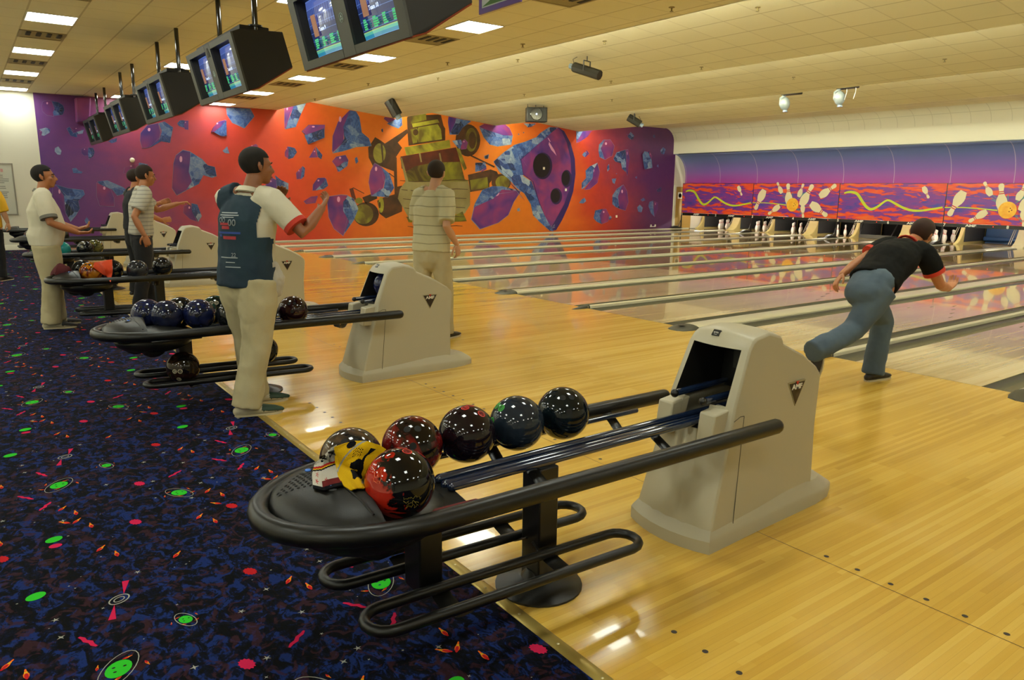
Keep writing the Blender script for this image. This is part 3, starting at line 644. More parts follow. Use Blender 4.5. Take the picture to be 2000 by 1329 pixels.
for (px, py, lab) in ((1533, 202, 'grey moving-head light hanging behind the third ceiling step, left one'), (1640, 191, 'grey moving-head light with two white cords, behind the third ceiling step')):
    q = at_x(px, py, 8.9); t = empty('moving_head_light', (q.x, q.y, q.z)); G_ = mat('head_grey', '7d8484', .35, coat=.3)
    b = MB(); b.box(-.12, -.36, .17, .12, .05, .34); b.build('base', FX, t, bevel=.02)
    b = MB(); b.tube([(0, 0.02, .17), (0, .11, .12), (0, .11, -.02)], .035, 8, round_ends=True); b.build('arm', G_, t)
    b = MB(); b.ball((0, 0, -.01), .12, .11, .15, 18); b.build('head', G_, t); b = MB(); b.lathe([(.001, 0), (.06, 0), (.05, .04), (.001, .05)], (0, -.02, -.19), 12); b.build('lens', FXL, t)
    if px > 1600:
        for s in (-.13, -.33): b = MB(); b.tube([(0, s, .34), (0, s-.02, .1), (0, s+.02, -.05)], .006, 6); b.build('cord', LETT, t)
    tag(t, lab, 'stage light', 'moving-head lights')
# ================================================================== MONITORS
MF = mat('monitor_grey', '34332a', .45); MSIDE = mat('monitor_black', '1c1913', .5, spec=.3); TRIMR = mat('monitor_edge', '7a3018', .5)
SCR = mat('crt_screen', '101830', .08, coat=1); g = NG(SCR); X, Y, Z = g.xyz()
zz = g.math('DIVIDE', Z, .42)      # 0..1 up the screen
c = g.ramp(zz, [(0, '2f8fb0'), (.055, '5fc0a8'), (.10, 'a8d080'), (.115, '1a2a58'), (.2, '203468'), (.33, '1c2c60'), (.5, '24387c'), (.66, '3a4c94'), (.82, '566cba'), (1, '3858b8')], 'CONSTANT')
yl = g.math('LESS_THAN', g.math('FRACT', g.math('MULTIPLY', Y, 26)), .12); zl = g.math('LESS_THAN', g.math('FRACT', g.math('MULTIPLY', zz, 7.3)), .05)
mid = g.math('MULTIPLY', g.math('GREATER_THAN', zz, .5), g.math('LESS_THAN', zz, .82))
c = g.mix(g.math('MULTIPLY', g.math('MAXIMUM', g.math('MULTIPLY', yl, mid), zl), .6), c, lin('8ab4ff'))
g.l(c, g.b.inputs['Emission Color']); g.b.inputs['Emission Strength'].default_value = 1.0
SG = mat('screen_green', '20a060', .3, emit='2cb46a', es=.7); SW = mat('screen_white', 'ffffff', .3, emit='b8d4ff', es=1.0); SB = mat('screen_brown', '805030', .3, emit='8a5a48', es=.5)
def make_monitor(names):
    t = empty('scoring_monitor')
    # profile in x,z: face leans out over the players
    w0, w1 = .895, .86
    P0 = [(0, 0), (-.13, .54), (-.05, .57)]; 
    b = MB()
    # shell without front
    prof = [((0, 0), w0), ((.10, .035), w0-.01), ((.47, .27), w1), ((.38, .60), w1), ((-.05, .575), w0-.01), ((-.13, .54), w0)]
    L_ = [(x, w, z) for (x, z), w in prof]; R_ = [(x, -w, z) for (x, z), w in prof]; b.add(L_+R_, [(0, 1, 2, 3, 4, 5), (11, 10, 9, 8, 7, 6)] + [(i, (i+1) % 6, (i+1) % 6+6, i+6) for i in range(5)])
    b.build('cabinet', MSIDE, t, smooth=False, bevel=.006)
    b = MB(); b.box(-.04, -w0+.06, .57, .25, w0-.06, .625); b.build('top_box', MSIDE, t, smooth=False, bevel=.006)
    b = MB(); b.tube([(0, w0, -.004), (.10, w0-.01, .031), (.46, w1, .262)], .006, 4); b.tube([(0, -w0, -.004), (.10, -w0+.01, .031), (.46, -w1, .262)], .006, 4); b.tube([(0, -w0, -.004), (0, w0, -.004)], .006, 4); b.build('bottom_edge', TRIMR, t)
    # face frame with two openings; face coords (a across = y, h up)
    ex = Vector((-.13, 0, .54)).normalized(); nx = Vector((-ex.z, 0, ex.x)); H = .555
    def FP(y_, h, d=0): return Vector((0, y_, 0)) + ex*h + nx*d
    wins = [(.10, .78), (-.78, -.10)]; z0, z1 = .06, .50
    ys = [-w0, -.78, -.10, .10, .78, w0]; zs = [0, z0, z1, H]
    b = MB()
    for i in range(5):
        for j in range(3):
            if i in (1, 3) and j == 1: continue
            A = [FP(ys[i], zs[j]), FP(ys[i+1], zs[j]), FP(ys[i+1], zs[j+1]), FP(ys[i], zs[j+1])]
            b.prism(A, nx*.02)
    fr = b.build('face_frame', MF, t, smooth=False)
    b = MB(); 
    for y_ in (-.10, .10): b.prism([FP(y_-.0015, 0, .0205), FP(y_+.0015, 0, .0205), FP(y_+.0015, H, .0205), FP(y_-.0015, H, .0205)], nx*.001)
    b.build('seam', BLACKM, fr, smooth=False)
    b = MB(); b.prism([FP(-.05, .43, .021), FP(.05, .43, .021), FP(.022, .52, .021), FP(-.022, .52, .021)], nx*.002); b.build('speaker_grille', mat('grille', '1a1810', .7), t, smooth=False)
    lg = MB(); mxl = basis((0, -1, 0), ex, nx, FP(0, .26, .022)); rg = [mxl @ Vector((.03*cos(2*pi*i/20), .03*sin(2*pi*i/20), 0)) for i in range(20)]; lg.tube(rg, .002, 5, closed=True); text_mb('AMF', .022, mxl @ Matrix.Translation((0, -.012, 0)), .001, lg, sx=1.1)
    lg.prism([mxl @ Vector(v) for v in ((-.012, .002, 0), (.012, .002, 0), (0, .022, 0))], nx*.001); lg.build('round_emblem', mat('emblem', '9ab0a8', .4), t, smooth=False)
    for k, (ya, yb) in enumerate(wins):
        b = MB(); r = [(ya, z0), (yb, z0), (yb, z1), (ya, z1)]
        outer = [FP(y_, h, .0) for y_, h in r]; inner = [FP(y_*1.0+(.02 if y_ == ya else -.02), h+(.02 if h == z0 else -.02), -.10) for y_, h in r]
        b.add(outer+inner, [(i, (i+1) % 4, (i+1) % 4+4, i+4) for i in range(4)]); b.build('screen_recess', mat('recess_black', '070707', .6), t, smooth=False)
        # CRT: curved surface, local object coordinates y across, z up so the picture material maps
        s = MB(); n = 10; W_ = (yb-ya)-.04; Hs = (z1-z0)-.03
        for i in range(n+1):
            for j in range(n+1):
                u, v = i/n*2-1, j/n*2-1; d = -.035*(1-.6*u*u-.4*v*v); s.v.append((d, u*W_/2, (v+1)/2*Hs))
        for i in range(n):
            for j in range(n): s.f.append([i*(n+1)+j, (i+1)*(n+1)+j, (i+1)*(n+1)+j+1, i*(n+1)+j+1]); s.mi.append(0)
        so = s.build('screen', SCR, t, fix=False); so.location = FP((ya+yb)/2, z0+.015, -.07); so.rotation_euler = (0, -math.atan2(.13, .54), 0)
        so.rotation_euler = (0, -math.atan2(.13, .54), 0)
        gm = MB(); d = -.042
        def Q(u0, v0, u1, v1): gm.poly([(d, -u0*W_/2, v0*Hs), (d, -u1*W_/2, v0*Hs), (d, -u1*W_/2, v1*Hs), (d, -u0*W_/2, v1*Hs)])
        R = random.Random(k+3)
        for c0 in (-.8, -.35, .1, .55):
            for r0 in range(5): Q(c0+.12, .14+.035*r0, c0+.12+R.uniform(.12, .28), .165+.035*r0)
        gm.build('score_lines', SG, so, smooth=False)
        gm = MB(); Q(-.62, .34, -.34, .72); gm.build('lane_icon', SB, so, smooth=False)
        gm = MB(); text_mb(names[k], .042, basis((0, -1, 0), (0, 0, 1), (-1, 0, 0), (d-.002, .02, .44*Hs)), .001, gm)
        gm.v = gm.v; gm.build('screen_text', SW, so, smooth=False)
    for s in (-.82, .42):
        b = MB(); b.lathe([(.001, 0), (.028, 0), (.028, 1.15), (.001, 1.15)], (.12, s, .57), 14); b.build('pole', mat('pole_black', '0a0908', .12, coat=1), t)
        b = MB(); b.lathe([(.001, 0), (.07, 0), (.07, .012), (.03, .02), (.001, .02)], (.12, s, .622), 14); b.build('pole_foot', BLACKM, t)
    return t
mn = make_monitor(('Team 9', 'Team 10')); first = True
MLAB = ['nearest and largest hanging pair of scoring screens, cut by the top edge', 'hanging twin scoring monitor second from the camera, both black poles visible', 'third hanging twin scoring monitor from the camera, middle of the five', 'fourth hanging twin scoring monitor from the camera', 'fifth and smallest hanging twin scoring monitor, furthest to the left']
for i, Y_ in enumerate((3.2, 6.6, 10.03, 13.72, 17.65)):
    o = mn if first else copy_tree(mn); first = False; o.location = ((-4.07, -4.05, -4.01, -3.94, -3.84)[i], Y_, 2.45); tag(o, MLAB[i], 'scoring monitor', 'hanging scoring monitors')
    L_ = ZC-2.45-.575
for o in bpy.data.objects:
    if o.name.startswith('pole') and o.parent and o.parent.name.startswith('scoring'): pass
# hanging sign, poster, wall gadgets
p0, p1 = at_z(938, 28, 2.9), at_z(1035, 8, 2.9)
t = empty('hanging_sign', (p0.x, (p0.y+p1.y)/2, 2.9)); hw = (p0.y-p1.y)/2+.02
b = MB(); b.box(0, -hw, 0, .02, hw, .04); b.box(0, -hw, .6, .02, hw, .64); b.box(0, -hw, .04, .02, -hw+.04, .6); b.box(0, hw-.04, .04, .02, hw, .6); b.build('frame', mat('sign_purple', '5c3c9c', .4), t, smooth=False)
b = MB(); b.box(.002, -hw+.04, .04, .018, hw-.04, .6); b.m = 1; b.prism([(.0, -hw+.05, .05), (.0, hw-.05, .05), (.0, hw-.15, .08), (.0, 0, .13), (.0, -hw+.1, .10)], (.001, 0, 0)); b.build('board', [mat('sign_paper', 'c8d4d8', .4), mat('sign_green', '4a7a3a', .5)], t, smooth=False)
for s in (1, -1): b = MB(); b.tube([(.01, s*(hw-.05), .64), (.01, s*(hw-.05), ZC-2.9)], .003, 5); b.build('wire', BLACKM, t)
tag(t, 'white sign in a purple frame hanging at the top edge beside the big monitor', 'sign')
t = empty('notice_board', (-5.95, WALL_Y-.001, .81)); b = MB(); hw, hh = .5, 1.18
b.box(-hw, -.025, 0, hw, 0, .03); b.box(-hw, -.025, hh-.03, hw, 0, hh); b.box(-hw, -.025, .03, -hw+.03, 0, hh-.03); b.box(hw-.03, -.025, .03, hw, 0, hh-.03); b.build('frame', mat('silver_frame', '9a968a', .3, metal=.6), t, smooth=False)
b = MB(); b.box(-hw+.03, -.015, .03, hw-.03, -.002, hh-.03); b.m = 1
R = random.Random(2)
for k in range(13):
    if k in (5, 8): continue
    z = .90-.042*k; b.box(-.42, -.0165, z, .40-R.uniform(0, .12), -.015, z+.014)
b.m = 2; text_mb('RULES', .13, FACE_NY((0.02, -.016, 1.03)), .001, b) if False else None
for k in range(6): b.box(-.25+.1*k, -.0165, .98, -.2+.1*k, -.015, 1.05)
for k in range(4): b.box(-.1+.1*k, -.0165, .13, -.03+.1*k, -.015, .15)
b.build('printed_notice', [mat('notice_paper', 'b9b8aa', .3, coat=.5), mat('ink_grey', '6c6a66', .6), mat('ink_pink', 'c08a86', .6)], t, smooth=False)
tag(t, 'silver framed notice of small print on the white wall at the left edge', 'notice board')
for nm, px, py, s, lab in (('wall_sensor', 258, 313, .06, 'round white sensor high on the purple part of the mural wall'), ('wall_socket', 1062, 329, .045, 'oval white fitting inside the big painted finger hole'), ('wall_socket', 1105, 371, .045, 'square white switch beside the small painted finger holes'), ('wall_socket', 1204, 423, .045, 'square white switch low on the red right part of the mural wall')):
    q = at_y(px, py, WALL_Y); b = MB()
    if nm == 'wall_sensor': b.ball((0, -.03, 0), s, .05, s, 14)
    else: b.box(-s, -.012, -s, s, 0, s)
    o = b.build(nm, mat('switch_white', 'dcd6c4', .4), None, bevel=0 if nm == 'wall_sensor' else .006); o.location = (q.x, WALL_Y-.002, q.z); tag(o, lab, 'wall fitting')
q = at_y(1274, 443, WALL_Y); b = MB(); b.box(-.14, -.03, -.03, .14, 0, .0)
for s in (-.12, .12): b.lathe([(.001, 0), (.03, 0), (.03, .09), (.001, .09)], (s, -.04, -.02), 10)
o = b.build('cable_outlet', mat('switch_white', 'dcd6c4', .4)); o.location = (q.x, WALL_Y-.002, .13); tag(o, 'small white bracket with two knobs at the foot of the mural near its right end', 'wall fitting')
# ================================================================== BALL RETURNS
HOODM = mat('return_grey_cream', 'aaa289', .42, bump=(700, .04)); ROD = mat('rod_blue_black', '16233c', .14, coat=1); RAILM = mat('rail_black', '0b0a07', .36, spec=.4)
NOSE = mat('nose_black', '0b0a08', .42, spec=.35, bump=(500, .08)); BLUEB = mat('button_blue', '2a5a9a', .3, emit='2a6acc', es=.25)
RY = .03        # the racks stand a touch left of the divider line
def make_return():
    t = empty('ball_return')
    # --- hood: flat sides whose width shrinks linearly upwards and backwards
    WF = lambda x, z: .2155-.04*z-.07*x
    out = [(-.05, .0, .05), (-.045, .06, .05), (.025, .30, .046), (.085, .49, .043), (.112, .605, .04), (.207, .842, .028), (.235, .876, .022), (.258, .890, .018), (.36, .902, 0), (.460, .876, 0), (.474, .858, 0), (.482, .838, 0), (.66, .765, 0), (.79, .69, 0), (.826, .655, 0), (.834, .63, 0), (.805, .40, 0), (.80, .10, 0), (.81, .0, 0)]
    out = [(x, z, WF(x, z), bow) for x, z, bow in out]
    T = [-1, -.93, -.78, -.4, 0, .4, .78, .93, 1]; n = len(T); b = MB()
    for x, z, w, bow in out:
        for tt in T: b.v.append((x-bow*(1-tt*tt), w*tt, z + (.020*(1-abs(tt)**2.5) if x > .22 and z > .6 else 0)))
    for i in range(len(out)-1):
        for j in range(n-1):
            if (i == 4 and 1 < j < 6) or (i == 3 and 2 < j < 5): continue
            b.f.append([i*n+j, i*n+j+1, (i+1)*n+j+1, (i+1)*n+j]); b.mi.append(0)
    for j in (0, n-1): b.f.append([i*n+j for i in range(len(out))]); b.mi.append(0)
    h = b.build('hood', HOODM, t, bevel=.009, angle=32)
    b = MB(); P = [(-.062-.055*(1-u*u), .232*u) for u in (-1, -.75, -.5, -.25, 0, .25, .5, .75, 1)]; Q_ = [(.30, .212), (.56, .203), (.80, .192), (.93, .172), (1.03, .125), (1.07, .05)]
    plan = P + Q_ + [(x, -y_) for x, y_ in reversed(Q_)]
    def ringz(k, z0, zr): return [(.35+(x-.35)*(1-k), y_*(1-k*1.4), z0+(zr*max(0, (x-.70))/.35 if x > .70 else 0)) for x, y_ in plan]
    b.rings([ringz(0, 0, 0), ringz(0, .055, -.02), ringz(.02, .07, -.02), ringz(.12, .125, -.03), ringz(.4, .13, 0)]); b.build('plinth', HOODM, t, angle=30)
    # recess behind the opening
    b = MB(); a0, a1 = out[4], out[5]; w = .78
    o_ = [(a0[0]-a0[3]*(1-w*w), -w*a0[2], a0[1]), (a0[0]-a0[3]*(1-w*w), w*a0[2], a0[1]), (a1[0]-a1[3]*(1-w*w), w*a1[2], a1[1]), (a1[0]-a1[3]*(1-w*w), -w*a1[2], a1[1])]
    i_ = [(.42, y_*.98, min(z, .82)) for x, y_, z in o_]; i_[0] = (.42, i_[0][1], .60); i_[1] = (.42, i_[1][1], .60)
    a2 = out[3]; k2 = [(a2[0]-a2[3]*.84, sg*.4*a2[2], a2[1]) for sg in (-1, 1)]; b.add(k2+[(.42, -.07, .50), (.42, .07, .50)], [(0, 1, 3, 2)])
    b.add(o_+i_, [(1, 2, 6, 5), (2, 3, 7, 6), (3, 0, 4, 7), (4, 5, 6, 7)]); b.build('chute', mat('chute_dark', '14120e', .5), t, smooth=False, fix=False)
    b = MB(); b.box(.40, -.11, .70, .41, .06, .79); b.build('chute_plate', mat('chute_grey', '3a3a36', .5), t, smooth=False)
    for s in (1, -1): b = MB(); b.prism([(-.01, s*.118-.042, .44), (.08, s*.118-.042, .44), (.13, s*.118-.042, .60), (.01, s*.118-.042, .585)], (0, .084, 0)); b.build('shoulder', HOODM, t, bevel=.008)
    for s in (1, -1):
        b = MB(); b.prism([(-.004+.115*(z-.0)/.9 if False else -.02, s*.2, 0.0)]*3, (0, 0, .001)) if False else None
        b = MB(); P = [(.12, .20, .0), (.15, .195, .3), (.18, .19, .56)]
        b.tube([(x, s*(WF(x, z)+.0005), z+.07) for x, _, z in P[:1]]+[(x, s*(WF(x, z)+.0005), z) for x, _, z in P[1:]], .0018, 4); b.tube([(x, s*(WF(x, z)+.0005), z) for x, z in ((.18, .56), (.15, .562), (.105, .548))], .0018, 4); b.build('panel_seam', mat('seam_dark', '4c4838', .8), t)
    for s in (-1, 1):     # badge
        hx = .07; cz = .60; cx = .60; cy = s*(WF(cx, cz)+.002); b = MB()
        tri = lambda k, off: [(cx-hx*k, cy+s*off, cz+.05*k+.0), (cx+hx*k, cy+s*off, cz+.05*k+.0), (cx, cy+s*off, cz-.07*k)]
        b.prism(tri(1.0, -.012), (0, s*.016, 0)); b.m = 1; b.prism(tri(.88, 0.0), (0, s*.0055, 0)); b.m = 2
        mt = FACE_NY((cx, cy+s*.0065, cz+.024)) if s < 0 else basis((-1, 0, 0), (0, 0, 1), (0, 1, 0), (cx, cy+s*.0065, cz+.022))
        text_mb('AMF', .033, mt, .002, b, bold=.001, sx=1.25); b.m = 3; b.prism([(cx-.012, cy+s*.006, cz+.052), (cx+.012, cy+s*.006, cz+.052), (cx, cy+s*.006, cz+.032)], (0, s*.002, 0))
        b.build('badge', [mat('badge_silver', '9a9478', .3, metal=.4), mat('badge_brown', '221208', .35), LETT, mat('badge_red', 'b82a18', .4)], t, smooth=False)
    b = MB(); mb_ = basis((0, -1, 0), (.62, 0, .78), (-.78, 0, .62), (.212, .02, .893)); b.box(-.020, -.015, -.012, .020, .015, .003, mb_); b.m = 1; text_mb('erto', .015, mb_ @ Matrix.Translation((0, .001, .004)), .001, b); b.box(-.008, -.0105, .0035, .008, -.009, .0042, mb_); b.build('maker_plate', [BLACKM, LETT], t, smooth=False)
    # --- guard rail: long U
    pts = [(.25, -.30, .54)] + [(-.05-.16*i, -.30, .54) for i in range(9)]
    e0 = -1.45
    pts = [(.24, -.30, .535), (-.4, -.30, .54), (-1.0, -.30, .545)]
    for i in range(0, 17):
        a = -pi/2 - pi*i/16; pts.append((e0+.40*cos(a), .30*sin(a), .548))
    pts += [(-1.0, .30, .545), (-.4, .30, .54), (.20, .30, .535)]
    b = MB(); b.tube(pts, .033, 14, round_ends=True); b.build('guard_rail', RAILM, t)
    # --- rods
    for y_ in (-.232, .232):
        b = MB(); b.tube([(-1.40, y_, .52), (-.06, y_, .522)], .0125, 10, round_ends=True); b.build('track_rod', ROD, t)
    for y_ in (-.044, .044, 0):
        b = MB(); b.tube([(-1.22, y_, .512 if abs(y_) < .02 else .520), (.36, y_, .522 if abs(y_) < .02 else .530)], .0165, 10, round_ends=True); b.build('track_rod', ROD, t)
    for y_ in (-.075, .085):
        b = MB(); b.tube([(.03, y_, .625), (.38, y_, .635)], .016, 10, round_ends=True); b.build('chute_rod', ROD, t); 
        b = MB(); b.ball((.03, y_, .625), .019); b.build('rod_cap', BLACKM, t)
    # --- cradles under the rods
    for x in (-.86, -.20):
        for s in (1, -1):
            b = MB(); P = [(x, s*.02, .495), (x-.0, s*.10, .455), (x, s*.19, .46), (x, s*.235, .495), (x, s*.285, .53)]
            b.tube(P, .028, 8, side=(1, 0, 0), r2=.009); b.build('cradle', RAILM, t)
    # --- nose
    b = MB(); rs = []
    for k, (sc, z) in enumerate(((.99, .535), (1.0, .552), (.96, .572), (.86, .592), (.68, .612), (.42, .626), (.15, .632))):
        ring = []
        for i in range(33):
            a = pi/2 + pi*i/32; ring.append((-1.575+(.24*cos(a))*sc, .272*sin(a)*sc, z))
        for i in range(9):
            u = i/8*2-1; ring.append((-1.575+.02*(1-u*u), u*.272*sc, z-.0))
        rs.append(ring)
    b.rings(rs); nz = b.build('nose_cap', NOSE, t, angle=50)
    b = MB(); rs = []
    _h = lambda x, y_: (BVHTree.FromPolygons([v.co for v in nz.data.vertices], [tuple(p.vertices) for p in nz.data.polygons]).ray_cast(Vector((x, y_, 1)), Vector((0, 0, -1)))[0] or Vector((0, 0, .55))).z
    b.tube([(-1.60-.02*(1-u*u), .235*u, _h(-1.60-.02*(1-u*u), .235*u)+.001) for u in (-1, -.8, -.6, -.4, -.2, 0, .2, .4, .6, .8, 1)], .0045, 6); b.build('nose_ridge', NOSE, t)
    b = MB()
    for i in range(11):
        for j in range(max(1, 11-i) if False else 2+i):
            x = -1.775+.016*i; y_ = -.0095*(1+i)+.019*j+.06
            z = .60+.02*(1-(y_/.2)**2)-(max(0, -1.62-x))*.22
            b.lathe([(.001, 0), (.0046, 0), (.0046, .002), (.001, .002)], (x, y_, .0), 6)
    me = b; project(me, nz, (0, 0, -1), .0002) if False else None
    bm = bmesh.new(); bm.from_mesh(nz.data); bt = BVHTree.FromBMesh(bm); bm.free(); nv = []
    for v in b.v:
        hh = bt.ray_cast(Vector((v[0], v[1], 1)), Vector((0, 0, -1))); nv.append((v[0], v[1], (hh[0].z if hh[0] else .6)+.0012+v[2]*.3))
    b.v = nv; b.build('speaker_hole', mat('hole_black', '020202', .9), t, smooth=False)
    for y_ in (.13, -.06):
        hh = bt.ray_cast(Vector((-1.655, y_, 1)), Vector((0, 0, -1)))[0]
        b = MB(); b.lathe([(.001, 0), (.024, 0), (.020, .003), (.011, .0035), (.001, .0035)], (-1.655, y_, hh.z-.001), 16); b.m = 1; b.lathe([(.001, .003), (.010, .003), (.009, .006), (.001, .008)], (-1.655, y_, hh.z), 12); b.build('call_button', [NOSE, BLUEB], t)
    # motor pod under the nose
    b = MB(); b.ball((-1.50, -.02, .48), .25, .20, .09, 20); b.build('motor_pod', BLACKP, t)
    for y_, x in ((-.08, -1.52), (.09, -1.60)): b = MB(); b.ball((x, y_, .435), .085, .075, .07, 16); b.build('motor_bulge', BLACKP, t)
    # lift plate where balls collect
    b = MB(); rs = []
    b.prism([(-1.56, -.26, .495), (-1.24, -.25, .495), (-1.21, -.05, .495), (-1.21, .05, .495), (-1.24, .25, .495), (-1.56, .26, .495)], (0, 0, .012)); b.build('ball_tray', BLACKP, t, bevel=.004)
    # posts, base, lower rack
    for x, z0 in ((-1.31, .16), (-.80, .0)):
        b = MB(); b.box(x-.045, -.055, z0, x+.045, .055, .50); b.build('post', BLACKM, t, bevel=.006)
    b = MB(); b.lathe([(.001, 0), (.17, 0), (.17, .008), (.13, .022), (.07, .04), (.05, .075), (.001, .075)], (-.80, 0, 0), 28); b.build('base_disc', BLACKP, t)
    for s in (1, -1):
        cy = s*.165; hw = .073; x0, x1 = -1.53, -.53; P = []
        for i in range(9): a = pi/2+pi*i/8; P.append((x0+hw*cos(a), cy+hw*sin(a), .20))
        for i in range(9): a = -pi/2+pi*i/8; P.append((x1+hw*cos(a), cy+hw*sin(a), .17))
        b = MB(); b.tube(P, .0185, 12, closed=True); b.build('lower_rack', RAILM, t)
        for x in (-1.29, -.82):
            b = MB(); b.tube([(x, s*.02, .20), (x, s*.10, .155), (x, s*.17, .145), (x, s*.235, .165)], .035, 8, side=(1, 0, 0), r2=.006); b.build('cradle', RAILM, t)
    return t
ret = make_return()
RLAB = ['nearest ball return, a yellow towel lying on its balls', 'ball return behind the man in the vest, its hood mid-frame', 'third ball return from the camera, its hood just behind the vest man', 'fourth ball return from the camera, behind the striped shirt', 'fifth ball return from the camera, holding the turquoise ball', 'ball return furthest from the camera, against the mural wall']
for i, k in enumerate((11, 9, 7, 5, 3, 1)):
    o = ret if i == 0 else copy_tree(ret); o.location = (-4.0, DIV[k]+RY, 0); tag(o, RLAB[i], 'ball return', 'ball returns')
# ================================================================== BALLS
def ballmat(name, c1, c2, k=.12, sc=7, rough=.3, dist=2.0):
    m = mat('ball_'+name, c1, rough, coat=.9, spec=.0, noise=(sc, c2, k, dist))
    if name == 'red_swirl':
        nt = m.node_tree; cr = [n for n in nt.nodes if n.type == 'VALTORGB'][0]; e = cr.color_ramp.elements; e[0].position = .56; e[1].position = .66
        # the red of this ball's shell gathers on one side
        tc = [n for n in nt.nodes if n.type == 'TEX_COORD'][0]; vm = nt.nodes.new('ShaderNodeVectorMath'); vm.operation = 'DOT_PRODUCT'; vm.inputs[1].default_value = (-3.6, 1.6, -1.2)
        ad = nt.nodes.new('ShaderNodeMath'); ad.operation = 'ADD'; ns = [n for n in nt.nodes if n.type == 'TEX_NOISE'][0]; ns.inputs['Scale'].default_value = 14
        nt.links.new(tc.outputs['Object'], vm.inputs[0]); nt.links.new(vm.outputs['Value'], ad.inputs[0]); nt.links.new(ns.outputs[0], ad.inputs[1]); nt.links.new(ad.outputs[0], cr.inputs[0])
    return m
HOLE = mat('finger_hole', '020202', .8)
def make_ball(m, ring=None, dirs=((-.3, -.6, .75),), name='bowling_ball'):
    t = empty(name); b = MB(); b.ball((0, 0, 0), .108, n=44); b.build('shell', m, t, angle=180)
    d = Vector(dirs[0]).normalized(); s = d.cross(Vector((0, 0, 1))).normalized(); w = s.cross(d)
    for a, c in ((-.17, .08), (.17, .08), (.0, -.55)):
        p = (d + s*a + w*c).normalized(); mx = p.to_track_quat('Z', 'Y').to_matrix().to_4x4(); mx.translation = p*.1072
        b = MB(); b.lathe([(.0005, 0), (.0125, 0), (.0125, .0010), (.0005, .0010)], n=14, mx=mx)
        b.v = [tuple(Vector(v)) for v in b.v]; b.m = 1 if ring else 0
        if ring: b.lathe([(.0125, 0), (.0155, 0), (.0155, .0008), (.0125, .0010)], n=14, mx=mx)
        b.build('finger_hole', [HOLE, ring or HOLE], t, smooth=False)
    return t
CM = {}
def put_ball(x, y_, z, m, label, group, ring=None, d=(-.3, -.6, .75), rz=None):
    o = make_ball(m, ring, (d,)); o.location = (x, y_, z); tag(o, label, 'bowling ball', group); return o
BK = ballmat('black', '08090a', '141618'); NAVY = ballmat('navy', '10131f', '22284a', .2); MAR = ballmat('maroon', '1a0a0c', '2c1012', .2); RED = ballmat('red_black', '0d0a0b', '6c1512', .07, 5)
RSW = ballmat('red_swirl', '0a0a0c', 'a02010', .05, 3.2, .3, 2.2); SLATE = ballmat('slate', '141c26', '232c38', .2); SPK = ballmat('sparkle', '0c0a10', '1e1016', .1, 60); SMK = ballmat('smoke', '1c1d20', '54402e', .12, 6)
TEALB = ballmat('turquoise', '0a6a6c', '128a86', .2); OLV = ballmat('olive', '2c2a14', '6c6630', .1, 8); ORG = ballmat('orange_marble', '5a1408', 'a86a18', .08, 9); DGRN = ballmat('green_black', '08120f', '0e3a30', .1, 6); BRK = ballmat('brick', '1c0c0c', '8c1c18', .05, 10); BLU = ballmat('deep_blue', '0c1020', '1c2450', .15, 8)
RR = mat('ring_red', 'c8241a', .4); RG = mat('ring_green', '3aa83a', .4); RWH = mat('ring_white', 'b8b098', .4)
NB = 'balls on the nearest ball return'
put_ball(-4.565, .185, .617, SLATE if False else ballmat('petrol', '07090c', '101c22', .15), 'glossy black-blue ball at the hood end of the nearest rack', NB)
put_ball(-4.80, .185, .617, SLATE, 'slate blue ball with green finger rings on the nearest rack', NB, RG, (-.75, .15, .65))
put_ball(-5.032, .185, .617, SPK, 'dark sparkling ball with red engraving, third from the hood on the nearest rack', NB, RR, (.05, -.1, .98))
put_ball(-5.265, .18, .618, RED, 'dark red and black marbled ball behind the front ball on the nearest rack', NB)
b6 = put_ball(-5.475, .228, .600, SMK, 'smoky grey ball half hidden under the yellow towel', NB)
b5 = put_ball(-5.47, -.118, .628, RSW, 'big black ball with red swirl and red finger rings, front of the nearest rack', NB, RR, (.25, -.02, .97))
# engraved scribbles on the front ball
q = MB(); cdir = (CAM - Vector((-5.47, -.118, .628))).normalized(); sx_ = cdir.cross(Vector((0, 0, 1))).normalized() * -1; sz_ = sx_.cross(cdir) * -1
def scrib(cx, cy, w, h, n, seed):
    R = random.Random(seed); P = []
    for i in range(n):
        x = cx + w*(i/(n-1)-.5)+R.uniform(-.004, .004); y_ = cy + R.uniform(-h/2, h/2); zz = sqrt(max(0, .1092**2-x*x-y_*y_)); P.append(sx_*x+sz_*y_+cdir*zz)
    return P
for i in range(3): q.tube(scrib(.035, -.045-.012*i, .055-.01*i, .012, 14, i), .0006, 4)
q.build('engraving', mat('gold_engraving', '8a7a20', .5), b5); q = MB()
q.tube(scrib(-.062, .028, .022, .03, 12, 8), .0009, 4); q.tube(scrib(-.065, .01, .022, .02, 10, 9), .0009, 4); q.build('engraving', mat('orange_engraving', 'd86030', .5), b5)
Y2 = DIV[9]+RY; G2 = 'balls on the second ball return'
for x, dy, z, m, lab in ((-4.567, -.155, .617, MAR, 'maroon ball on the second rack, right of the vest man'), (-4.80, -.155, .617, NAVY, 'navy ball on the second rack, peeping out right of the vest man'), (-5.19, -.0, .622, BLU, 'dark blue ball on the second rack, just left of the vest man'), (-5.39, .06, .622, NAVY, 'scuffed navy ball on the second rack in front of the blue ball'), (-5.49, .27-.06, .62, BLU, 'blue ball at the nose of the second rack'), (-5.27, .20, .62, BK, 'black ball at the back of the second rack'), (-5.03, .17, .617, DGRN, 'green-black ball on the second rack behind the blue ball'), (-5.0, -.15, .617, BK, 'black ball with a yellow dot on the second rack beside the vest man')):
    put_ball(x, Y2+dy, z, m, lab, G2, RWH if m is BK or m is DGRN else None, (-.3, -.7, .5))
